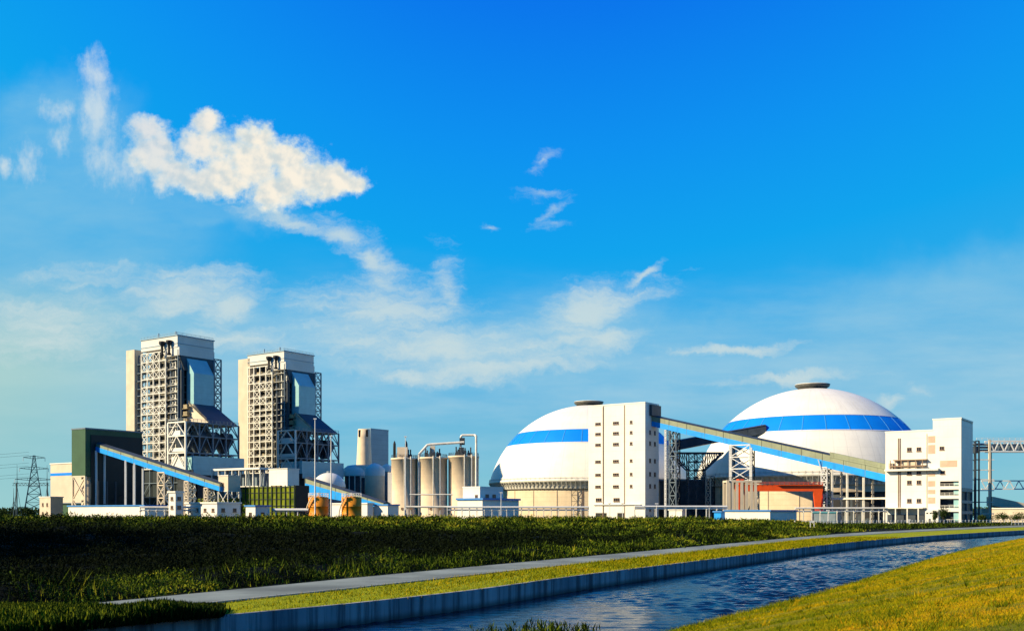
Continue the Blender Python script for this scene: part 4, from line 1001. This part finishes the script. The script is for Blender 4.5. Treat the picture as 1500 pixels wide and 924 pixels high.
# ---- main conveyor -----------------------------------------------------------
Kc = KM+YH*ext(KM, YH, 954.5); P0 = Kc.copy(); P0.z = ZY(608.5, P0.y)
tt = ext(Vector((P0.x,P0.y,0)), XH, 1300); P1 = Vector((P0.x,P0.y,0))+XH*tt; P1.z = ZY(683.5, P1.y)
t, A, B, n = gallery('conveyor_gallery', 'long olive and bright blue conveyor sloping down from the tall white tower', P0, P1, 5.0, 6.4, 5.0, M['olive'], M['blue'], .52)
P0f = Vector((P0.x,P0.y,0))
def al(px): s = ext(P0f, XH, px); f_ = s/tt; return XH*s, P0.z+(P1.z-P0.z)*f_, 5.0+1.4*f_
# raised second section near the low end
q0, z0, h0 = al(1216); q1, z1, h1 = al(1299)
vs = []
for q, z, dz_ in ((q0, z0, 1.0), (q1, z1, 1.0)):
    vs += [q+YH*-.25+Vector((0,0,z-1.2)), q+YH*-.25+Vector((0,0,z+dz_)), q+YH*5.2+Vector((0,0,z+dz_)), q+YH*5.2+Vector((0,0,z-1.2))]
MB().add(vs, [(0,1,2,3),(7,6,5,4),(0,4,5,1),(1,5,6,2),(2,6,7,3),(3,7,4,0)]).build('raised_cladding', M['olive'], t)
q, z, h = al(973.5)
trestle_at(t, q, .8, 5, z-h-.4, M['pole'], GROT, n_=18, side_m=M['bluesteel'], leg=.3)
trestle_at(t, q+XH*2.2+YH*.5, 3.4, 4.2, z-h-.4, M['bluesteel'], GROT, n_=7, side_m=M['dsteel'], leg=.5)
q, z, h = al(1069); trestle_at(t, q, 9.6, 5, z-h-.3, M['pole'], GROT, n_=3, side_m=M['dsteel'], z0=ZY(702, 445), leg=.55)
tr0 = q.copy()
for kx in (0, 9.6):
    for ky in (0, 5): c_ = q+XH*kx+YH*ky; MB().bar((c_.x,c_.y,0), (c_.x,c_.y,ZY(702, 445)), 1.0).build('pier', M['cream'], t)
for k in (0, 1):
    o = q+XH*9.6*k-YH*.15; trestle_at(t, o, .9, .6, z-h-1.8*k, M['pole'], GROT, n_=14, side_m=M['pole'], z0=ZY(702, 445), leg=.28)
q, z, h = al(1203); trestle_at(t, q, 2.4, 6, z-h-.3, M['pole'], GROT, n_=8, side_m=M['dsteel'], leg=.45)
b = MB(); b.bar((q.x+.5,q.y-.4,z-h-3), (q.x-1.5,q.y-.4,z-h+3), .3); b.bar((q.x+.5,q.y-.4,z-h-3), (q.x+3.6,q.y-.4,z-h+2.6), .3); b.build('branch_strut', M['pole'], t)
for px in (1219, 1228, 1241, 1250.5, 1265, 1274):
    q, z, h = al(px); b = MB(); far = px in (1228, 1250.5, 1274); q = q+YH*(4.4 if far else 0)
    if far:
        for k in range(9): b.box(q.x-.45, q.x+.45, q.y-.35, q.y+.35, (z-h-.3)*k/9, (z-h-.3)*(k+.72)/9)
        b.bar((q.x,q.y,0),(q.x,q.y,z-h-.3),.3)
    else: b.bar((q.x,q.y,0),(q.x,q.y,z-h-.3),.75)
    b.build('column', M['steel'] if not far else M['cream'], t)
qa, _, _ = al(1219); qb, _, _ = al(1297); zc_ = ZY(730, 435)
MB().bar((qa.x,qa.y-.5,zc_), (qb.x,qb.y-.5,zc_), .8).build('tie_beam', M['steel'], t)
# dark block painted as the dome wall's shade under the low end of the conveyor
Kd = W(1216, 462); t = thing('shade_block', 'dark block standing for the shaded dome wall under the low end of the long conveyor', 'shed', Kd, GROT)
MB().box(0, 32, 0, 5, 0, 13).build('wall', M['dsteel'], t); MB().box(-.5, 32.5, -1, 5.5, 13.1, 13.6).build('roof', M['dgreen'], t)
for q in range(7): MB().box(1+q*4.5, 4.4+q*4.5, -.12, -.02, 2+ (q%3), 11).build('opening', M['dark'], t)

# second gallery, its shade painted in near black, crossing between the domes, with its splayed lattice tower
P0 = Vector((U(986)*503, 503, ZY(646, 503))); P1 = Vector((U(1122)*499, 499, ZY(622, 499)))
t, A, B, n = gallery('conveyor_gallery', 'gallery painted dark for its shade, crossing behind the long conveyor into the right coal dome', P0, P1, 4.6, 4.0, 5, M['dark'] if False else M['duct_d'], M['duct_d'], .5)
def splayed(px0, px1, d, ztop, zkn, t, base=(0,0)):
    x0, x1 = U(px0)*d-P0.x, U(px1)*d-P0.x; y = d-P0.y; k = 7
    zs = [zkn*i/k for i in range(k+1)]; o = MB()
    lattice(o, (x0,y,0), (x1-x0,0,0), 0, 2, zs, .5, 'x'); lattice(o, (x0,y+6,0), (x1-x0,0,0), 0, 2, zs, .5, 'x'); lattice(o, (x0,y,0), (0,6,0), 0, 1, zs, .45, 'x'); lattice(o, (x1,y,0), (0,6,0), 0, 1, zs, .45, 'x')
    par = o.build('lattice_tower', M['dsteel'], t)
    o = MB()
    for yy_ in (y, y+6):
        for s, x in ((-1, x0), (1, x1)):
            for kk in range(5):
                a = kk/4; b_ = (kk+1)/4
                p = (x+s*9*a, yy_, zkn+(ztop-zkn)*a); q = (x+s*9*b_, yy_, zkn+(ztop-zkn)*b_)
                if kk < 4: o.bar(p, q, .6); o.bar((x+s*9*a, yy_, min(ztop, zkn+(ztop-zkn)*a)), (x+s*9*a, yy_, ztop), .35); o.bar(p, (x+s*9*b_, yy_, ztop), .3)
        o.bar((x0-9,yy_,ztop), (x1+9,yy_,ztop), .7)
        lattice(o, (x0,yy_,0), (x1-x0,0,0), 0, 2, [zkn, (zkn+ztop)/2, ztop], .5, 'x')
    o.build('splayed_head', M['dsteel'], par)
splayed(1009, 1033, 500, 33.5, 25, t)
q = W(1034, 497)-Vector((P0.x, P0.y, 0)); trestle_at(t, q, 2.4, 5, 22, M['cream'], GROT, n_=6, side_m=M['dsteel'], leg=.35)
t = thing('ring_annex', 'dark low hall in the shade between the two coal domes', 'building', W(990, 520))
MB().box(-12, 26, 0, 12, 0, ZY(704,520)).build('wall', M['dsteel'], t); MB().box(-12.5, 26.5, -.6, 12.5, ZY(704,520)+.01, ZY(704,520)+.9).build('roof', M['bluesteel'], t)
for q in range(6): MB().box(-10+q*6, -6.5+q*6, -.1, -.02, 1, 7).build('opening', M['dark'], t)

# ---- cream portal frame with six columns ------------------------------------
d = 420; s = d/F; t = thing('portal_frame', 'cream concrete portal frame with a row of columns under the big white trestle', 'frame', W(1065, d))
H = ZY(703, d); xs = [(px-1065)*s for px in (1065.5, 1072.5, 1079.5, 1086.5, 1093.5, 1100.5, 1106.5)]
for i, x in enumerate(xs):
    for y in (0, 6.5):
        if y and i % 2: continue
        MB().bar((x,y+(.0 if i else -.4),0), (x,y+(0 if i else -.4),H-.9 if i else H), 1.05).build('column', M['cream'], t)
MB().box(xs[0]-.5, xs[-1]+2.5, -.5, 7, H-.88, H-.1).build('beam', M['cream'], t)
b = MB(); railing(b, [(xs[0],-.4), (xs[-1]+2.2,-.4)], H-.1, 1.2, 1.6, .2); b.build('railing', M['dsteel'], t)
b = MB()
for q in range(8): b.bar((xs[0]+q*1.8, 3, 1+q%2*3), (xs[0]+q*1.8+1.4, 3, 3+q%3*3), .25)
b.box(xs[1], xs[-1]+6, 3.4, 4.6, 0, 1.6); b.build('pipework', M['dsteel'], t)

# ---- orange gantry crane -------------------------------------------------------
d = 430; s = d/F; t = thing('gantry_crane', 'orange red gantry crane with splayed legs in front of the right coal dome', 'crane', W(1076, d))
X = lambda px: (px-1076)*s
Zt, Zb = ZY(709.5, d), ZY(718.8, d)
MB().box(X(1078), X(1205.5), 0, 1.6, Zb, Zt).build('girder', M['crane'], t)
MB().box(X(1080), X(1203), 5.2, 6.6, Zb, Zt).build('girder', M['crane'], t)
b = MB(); railing(b, [(X(1078),-.4), (X(1205),-.4)], Zt, 1.1, 2, .12); b.box(X(1138), X(1205), -.9, -.02, Zt-.3, Zt+.02); b.build('walkway', M['crane'], t)
def leg(x0, x1, x2, x3, y, m):
    MB().add([(x0,y,Zb),(x1,y,Zb),(x1,y+1.2,Zb),(x0,y+1.2,Zb),(x2,y-.3,1.2),(x3,y-.3,1.2),(x3,y+.7,1.2),(x2,y+.7,1.2)], [(0,1,2,3),(7,6,5,4),(4,5,1,0),(5,6,2,1),(6,7,3,2),(7,4,0,3)]).build('leg', m, t)
leg(X(1191.5), X(1205), X(1196), X(1200), 0, M['crane']); leg(X(1203.5), X(1211), X(1204), X(1211), 5.4, M['crimson'])
leg(X(1078), X(1084), X(1079.5), X(1083), 0, M['crane']); leg(X(1089), X(1095), X(1090), X(1094.5), 5.4, M['crane'])
MB().box(X(1194), X(1212), -.5, 7, .5, 1.2).box(X(1078), X(1096), -.5, 7, .5, 1.2).build('bogie', M['crane'], t)
MB().box(X(1205.2), X(1211.5), 3, 6, ZY(722,d), ZY(711,d)).build('cabin', M['dark'], t)
MB().box(X(1083), X(1091), 1, 6, Zt, Zt+2.6).build('trolley', M['crane'], t)
t = thing('excavator_shed', 'small dark and cream machinery shelter under the gantry crane girder', 'shed', W(1120, 426))
MB().box(0, 6, 0, 4, 3.2, 4.4).build('roof', M['frame'], t)
for x in (.2, 3, 5.8): MB().bar((x,.3,0), (x,.3,3.2), .3).build('post', M['cream'], t)
MB().box(.8, 5.2, 1, 3, 0, 1.8).build('counter', M['steel'], t)

# ---- tower at the right ---------------------------------------------------------
K, wf, ws = corner(1408, 395, 1297, 1425); t = thing('transfer_tower', 'stepped white transfer tower at the right with dark openings and a balcony at mid height', 'building', K, GROT)
lx = lambda px: -ext(K, -XH, px)
H1, H2 = ZY(613, 395), ZY(631.5, 404); xm = lx(1366.5)
# front wall of the high part keeps real recesses for its openings
op = [(704.5, 711.5), (716.5, 725), (730, 743.5), (749, 764)]; xa, xb = lx(1377), lx(1404.5)
b = MB(); b.box(xm, xa, 0, .6, 0, H1); b.box(xb, 0, 0, .6, 0, H1); zprev = H1
for (a, c) in op:
    za, zb_ = ZY(a, 397), ZY(c, 397); b.box(xa, xb, 0, .6, za, zprev); zprev = max(zb_, 0)
b.build('wall', M['white'], t)
MB().box(xm+.02, -.62, 3.2, ws, 0, H1-.02).build('inner_wall', M['dsteel'], t)
MB().box(-.6, 0, .6, ws, ZY(660,395)*0+14, H1).build('wall', M['white'], t)
for z0_, z1_ in ((0, .6), (3.8, 5), (8, 9.2), (12.6, 14)): MB().box(-.6, -.02, .6, ws, z0_, z1_-.01).build('floor_edge', M['bluesteel'], t)
for y_ in (.6, ws*.5, ws-.6): MB().box(-.58, -.04, y_, y_+.6, .0, 13.9).build('side_column', M['bluesteel'], t)
for (a, c) in op:
    za, zb_ = ZY(a, 397), max(ZY(c, 397), .1)
    MB().box(xa+(xb-xa)*.7, xb-.1, .9, 1.2, zb_+.3, za-.3).build('window_band', M['duct'], t)
    b = MB(); railing(b, [(xa,.2), (xb,.2)], zb_, 1.0, 1.5, .1); b.build('railing', M['steel'], t)
MB().box(xm, 0, .6, ws, H1-.6, H1-.01).build('roof', M['white'], t)
MB().box(xm-.2, .15, -.12, .3, H1, H1+.5).box(-.3, .15, .3, ws, H1, H1+.5).build('parapet', M['white'], t)
MB().box(-wf, xm-.01, .02, 13, 0, H2).build('low_wall', M['white'], t); MB().box(-wf-.2, xm-.02, -.1, 13.2, H2+.002, H2+.5).build('low_roof', M['white'], t)
xl = lx(1300)
MB().box(-wf+.2, lx(1376), -2.4, -.01, ZY(689,402), ZY(686,402)).build('balcony', M['white'], t)
b = MB(); b.box(lx(1310), lx(1359), -1.9, -.05, ZY(673.6,402), ZY(672.2,402)); b.box(lx(1305), lx(1357), -2.1, -.05, ZY(682.6,402), ZY(681,402))
for px in (1306, 1313, 1322, 1332, 1343, 1353): b.bar((lx(px),-1.9,ZY(686,402)), (lx(px),-1.9,ZY(673,402)), .3)
b.build('balcony_frame', M['frame'], t)
MB().box(lx(1303), lx(1309), -1.6, -.06, ZY(685.9,402), ZY(677,402)).box(lx(1323), lx(1345), -1.2, -.06, ZY(685.9,402), ZY(676,402)).build('balcony_plant', M['cream'], t)
for px in (1316, 1318.5): MB().bar((lx(px), -.1, 2), (lx(px), -.1, ZY(640, 402)), .3).build('downpipe', M['frame'], t)
MB().bar((lx(1357.5), -.1, 3), (lx(1357.5), -.1, H2-1), .22).build('downpipe', M['cream'], t)
for y0_, y1_ in ((638, 648), (651, 664), (693, 697), (704, 712), (717, 723), (728, 737)):
    MB().box(lx(1359.5), lx(1370), -.05, .01, ZY(y1_,400), ZY(y0_,400)).build('panel', M['pink'], t)
MB().box(lx(1377), lx(1402), -.06, -.002, ZY(683.5,397), ZY(674,397)).build('panel', M['pink'], t)
windows(t, [(lx(px), ZY(y, 403)) for px in (1332, 1346) for y in (657.5, 692, 706, 733)], 1.7, 1.6)
windows(t, [(lx(1379.7), ZY(656, 398)), (lx(1381), ZY(691.5, 398))], 1.7, 1.4)
MB().box(-wf-.5, lx(1356), -4.5, -.01, ZY(744.5,405), ZY(742.8,405)).build('porch_roof', M['steel'], t)
for px in (1299, 1316, 1333, 1349): MB().bar((lx(px), -4.2, 0), (lx(px), -4.2, ZY(744.5,405)), .45).build('porch_column', M['steel'], t)
MB().box(-wf+1, lx(1354), -.5, -.03, .8, 3.6).build('ground_window_band', M['duct_d'], t)
MB().box(lx(1358), lx(1377), -3.0, -.03, 0, ZY(746,400)).build('gate_lodge', M['white'], t)
b = MB()
for px in (1361, 1366, 1371, 1375.5): b.box(lx(px)-.35, lx(px)+.35, -3.05, -2.9, 3.9, 4.4)
b.box(lx(1363), lx(1366), -3.05, -2.9, 0, 2.0); b.build('lodge_opening', M['dark'], t)

# ---- conveyor bridge steelwork at the right edge ----------------------------------
d = 430; s = d/F; t = thing('pipe_bridge', 'white trussed pipe bridge on a tall steel tower leaving at the right edge', 'bridge', W(1425, d))
X = lambda px: (px-1425)*s
zt, zb_ = ZY(645.5, d), ZY(661, d)
b = MB()
for (y) in (0, 4):
    b.bar((X(1449),y,zt), (X(1560),y,zt), .55); b.bar((X(1449),y,zb_), (X(1560),y,zb_), .55)
    for k in range(15):
        x0, x1 = X(1449+k*7.4), X(1449+(k+1)*7.4)
        b.bar((x0,y,zb_ if k%2 else zt), (x1,y,zt if k%2 else zb_), .4)
b.build('truss', M['pole'], t)
MB().box(X(1452), X(1560), .8, 3.2, zb_+.6, zt-1.2).build('pipe_duct', M['bluesteel'], t)
b = MB(); railing(b, [(X(1430),-.3), (X(1560),-.3)], zt+.3, 1.0, 2.2, .1); b.build('railing', M['pole'], t)
b = MB()
for q in range(3):
    b.tube((X(1424), 1+q, zt-1.4-q*1.2), (X(1452), 1+q, zt-1.4-q*1.2), .5, 8)
b.box(X(1424), X(1436), .5, 4.5, zt-5, zt-2.4); b.build('pipework', M['bluesteel'], t)
zs_ = [ZY(y, d) for y in (752, 735, 718, 702, 688, 673, 661)]
b = MB(); lattice(b, (X(1429),0,0), (X(1434)-X(1429),0,0), 0, 1, [0]+zs_+[zt], .55, 'n'); lattice(b, (X(1429),4,0), (X(1434)-X(1429),0,0), 0, 1, [0]+zs_+[zt], .55, 'n')
b.build('tower_leg', M['dsteel'], t)
MB().bar((X(1449.5),0,0), (X(1449.5),0,zt+.6), .75).build('tower_leg', M['cream'], t)
MB().bar((X(1456.5),3.6,0), (X(1456.5),3.6,zb_), .85).build('tower_leg', M['dsteel'], t)
for z in zs_: MB().bar((X(1429),0,z), (X(1456),0,z), .4).build('floor_beam', M['steel'], t)
b = MB(); z0_, z1_ = ZY(716, 440), ZY(704, 440); X2 = lambda px: (px-1425)*s
for z in (z0_, z1_): b.bar((X2(1452), 9, z), (X2(1560), 9, z), .5)
for k in range(16): b.bar((X2(1452+k*7), 9, z0_ if k%2 else z1_), (X2(1459+k*7), 9, z1_ if k%2 else z0_), .32)
b.build('lower_truss', M['pole'], t)
t = thing('conveyor_gallery', 'pale conveyor roof rising from the right edge behind the steel tower', 'conveyor', W(1458, 560))
s5 = 560/F; b = MB(); vs = []
for px, ztop, h in ((1455, 727, 5), (1540, 745, 5)):
    for y in (0, 8): vs += [((px-1458)*s5, y, ZY(ztop,560)), ((px-1458)*s5, y, ZY(ztop,560)-h)]
b.add(vs, [(0,1,5,4),(2,6,7,3),(0,4,6,2),(1,3,7,5),(0,2,3,1),(4,5,7,6)]); b.build('cladding', M['cream'], t)
MB().box(-2, 34, 12, 20, 0, ZY(744,560)).build('support_hall', M['cream'], t)
for q in range(4): MB().bar((4+q*8, .5, 0), (4+q*8, .5, ZY(728+q*5,560)-5), .5).build('column', M['steel'], t)
low_building('long low white shed at the far right edge behind the steel tower', 1452, 1530, 1550, 745, 450, 0, 'cream', 'white')

# ---- low things in front of the right half -----------------------------------------
low_building('white and blue low site office with flat roof below the portal frame', 1062, 1128, 1167, 748.5, 335, 0, 'white', 'roofblue')
low_building('small blue hut left of the low site office', 1046, 1056, 1063, 750, 350, 0, 'blue', 'roofblue')
low_building('teal roofed low shed between the site office and the right tower', 1192, 1224, 1232, 751, 370, 0, 'bluesteel', 'teal')
low_building('white kiosk in front of the dark hall between the domes', 980, 999, 1003, 747, 430, 0, 'white', 'white')
d = 318; t = thing('parking_canopy', 'low white frame with slim posts in front of the site office', 'canopy', W(1093, d)); s = d/F
MB().box(0, 74*s, 0, 4, ZY(771,d), ZY(768.5,d)).build('base', M['pole'], t)
for px in (0, 35, 72): MB().bar((px*s,.2,0), (px*s,.2,ZY(762,d)), .45).build('post', M['pole'], t)
# pipe rack along the front
def pipe_rack(label, a, b_, d, ys, posts, m='pole'):
    t = thing('pipe_rack', label, 'pipe rack', W(a, d), 0, 'pipe racks along the front of the plant'); s = d/F; L = (b_-a)*s
    for i, y in enumerate(ys): MB().tube((0, i*.5, ZY(y,d)), (L, i*.5, ZY(y,d)), .26 if i else .34, 8).build('pipe_run', M[m], t)
    for q in range(posts):
        x = L*q/(posts-1); MB().bar((x, .3, 0), (x, .3, ZY(ys[0],d)+.3), .3).bar((x,-.5,ZY(ys[-1],d)-.3),(x,1.2,ZY(ys[-1],d)-.3),.3).build('post', M['steel'], t)
    return t
pipe_rack('white pipe rack from the third silo to the tall white transfer tower', 655, 862, 365, (742.5, 746.5), 20)
pipe_rack('white pipe rack in front of the shaded gap between the domes', 930, 1065, 360, (741.5, 744.5), 10)
pipe_rack('pale pipe rack under the low end of the long conveyor', 1165, 1300, 362, (744, 748.5), 12, 'steel')
pipe_rack('low pale pipe rack at the foot of the dark bunker building', 205, 300, 356, (742.5, 747), 9, 'steel')
for px, top, lb in ((893, 738, 'short white pole before the left corner of the tall white tower'), (912, 738, 'short white pole in the middle of the tall white tower foot'), (945, 742, 'short white pole at the right corner of the tall white tower'),
                    (962, 738, 'stout white pole between the tall white tower and the kiosk'), (1039, 742, 'short white pole left of the blue hut'), (1213, 748, 'short white pole by the teal roofed shed')):
    mast(px, 345, top, lb, .16)

# fence along the plant at the right
d0 = 330; t = thing('fence', 'long low white rail fence with slim posts along the plant at the right', 'fence', (0,0,0))
def fpt(px): 
    d = np.interp(px, [1085, 1200, 1400, 1520], [318, 322, 352, 372]); return Vector((U(px)*d, d, 0))
k = 0; ps = [fpt(px) for px in np.arange(1175, 1530, 5.2)]
for p in ps: MB().bar(p, p+Vector((0,0,1.9)), .16).build('post', M['pole'], t)
b = MB()
for a, c in zip(ps, ps[1:]):
    for z in (.5, 1.1, 1.7): b.bar(a+Vector((0,0,z)), c+Vector((0,0,z)), .09)
b.build('rail', M['steel'], t)
d = 262; t = thing('sign_frame', 'thin white two legged sign frame on the grass right of the hedge', 'sign', W(1187, d)); s = d/F
for px in (0, 5.5): MB().bar((px*s,0,0), (px*s,0,ZY(762,d)), .16).build('post', M['pole'], t)
MB().box(-.1, 5.5*s+.1, -.05, .05, ZY(765,d), ZY(762,d)).build('board', M['pole'], t)
t = thing('marker_post', 'single white marker post on the grass before the right tower', 'post', W(1332, 300)); MB().bar((0,0,0), (0,0,ZY(762,300)), .22).build('shaft', M['pole'], t)
MB().box(-.35,.35,-.06,.06,ZY(762,300),ZY(761,300)+.2).build('plate', M['pole'], t)

# ---- trees and shrubs that read one by one ------------------------------------------
def tree(px, d, top, wpx, label, seed, group=None, dens=900, z0=0, leafm='treeleaf'):
    r = np.random.default_rng(seed); s = d/F; H = ZY(top, d); rad = wpx*s/2
    t = thing('tree', label, 'tree', W(px, d, z0), 0, group)
    b = MB(); b.tube((0,0,0), (0,0,H*.6), .22*H/6, 8, .1*H/6)
    for q in range(6):
        a = r.uniform(0, 6.28); b.tube((0,0,H*(.3+q*.05)), (math.cos(a)*rad*.6, math.sin(a)*rad*.6, H*(.55+q*.05)), .08*H/6, 6, .03)
    b.build('trunk', M['bark'], t)
    cs = r.normal(0, .42, (14, 3))*np.array([rad, rad, H*.3])+np.array([0,0,H*.6]); cs[:,2] = np.clip(cs[:,2], H*.3, H*.88)
    P_ = cs[r.integers(0, 14, dens)]+r.normal(0, 1, (dens,3))*np.array([rad*.27, rad*.27, H*.1])
    P_ = P_[P_[:,2] < H*1.02]; ln = np.full(len(P_), max(.35, 2.2*s))*r.uniform(.5, 1.2, len(P_))
    o = soft_mesh('crown', leaves(P_, ln, ln*.6, .15), 4, np.clip(r.normal(.5, .25, len(P_)), 0, 1), M[leafm]); o.parent = t
    return t
tree(1382, 372, 741, 13, 'small dark tree in front of the openings of the right tower', 1)
tree(1370, 375, 748, 8, 'smaller round dark bush left of the small tree at the right tower', 2)
tree(1470, 400, 751, 26, 'dark tree below the conveyor roof near the right edge', 3)
tree(1492, 402, 749.5, 26, 'dark tree at the extreme right edge below the trusses', 4)
tree(1440, 392, 752, 12, 'low dark tree at the foot of the steel tower', 5)
for k, (px, top, wd_) in enumerate(((6, 744, 14), (20, 746, 12), (34, 743, 14), (46, 745.5, 12))):
    tree(px, 600, top, wd_, ['dark tree at the very left edge below the wires', 'low dark tree left of the thin mast', 'dark tree between the thin mast and the tall pylon', 'low dark tree at the foot of the tall pylon'][k], 20+k)
N = 9000; px_ = rng.uniform(1195, 1530, N); d_ = rng.uniform(250, 318, N)+ (px_-1195)*.12; XY = np.c_[(px_-750)/F*d_, d_]
k = seg_dist(XY, RFAR) > 1.5; XY = XY[k]
hh_ = np.clip(.9+.6*smooth_noise(XY[:,0], XY[:,1], 51, 11), .1, 2)
o = soft_mesh('undergrowth', leaves(np.c_[XY, hh_*rng.uniform(0, .8, len(XY))], np.full(len(XY), .9)*rng.uniform(.5, 1.2, len(XY)), np.full(len(XY), .4), .4), 4, np.clip(rng.normal(.4, .2, len(XY)), 0, 1), M['leaf'])
tag(o, 'low green undergrowth between the road and the fence at the right', 'undergrowth', kind='stuff')
far = []
N = 16000; px_ = rng.uniform(-60, 1560, N); d_ = rng.uniform(900, 1000, N); XY = np.c_[(px_-750)/F*d_, d_]
hh_ = 7.5*(1+.3*smooth_noise(XY[:,0], XY[:,1], 61, 60)+.2*smooth_noise(XY[:,0], XY[:,1], 62, 20))
o = soft_mesh('far_woodland', leaves(np.c_[XY, hh_*rng.uniform(0, 1, N)], np.full(N, 3.0), np.full(N, 1.8), .2), 4, rng.uniform(.1, .8, N), M['treeleaf'])
tag(o, 'dark strip of far off woodland on the horizon behind the plant', 'woodland', kind='stuff')
# wood added out of view on the left, to darken the field's left side
N = 26000; XY = np.c_[rng.uniform(-112, -82, N), rng.uniform(52, 128, N)]; XY[:,0] = np.minimum(XY[:,0], -.5*XY[:,1]-18-rng.uniform(0, 30, N))
hz = 27*(1+.15*smooth_noise(XY[:,0], XY[:,1], 71, 12))*rng.uniform(.05, 1, N)
o = soft_mesh('shade_wood', leaves(np.c_[XY, hz], np.full(N, 1.6), np.full(N, 1.1), .2), 4, rng.uniform(.1, .9, N), M['treeleaf'])
tag(o, 'dense wood added out of view left of the field to shade it', 'woodland', kind='stuff')
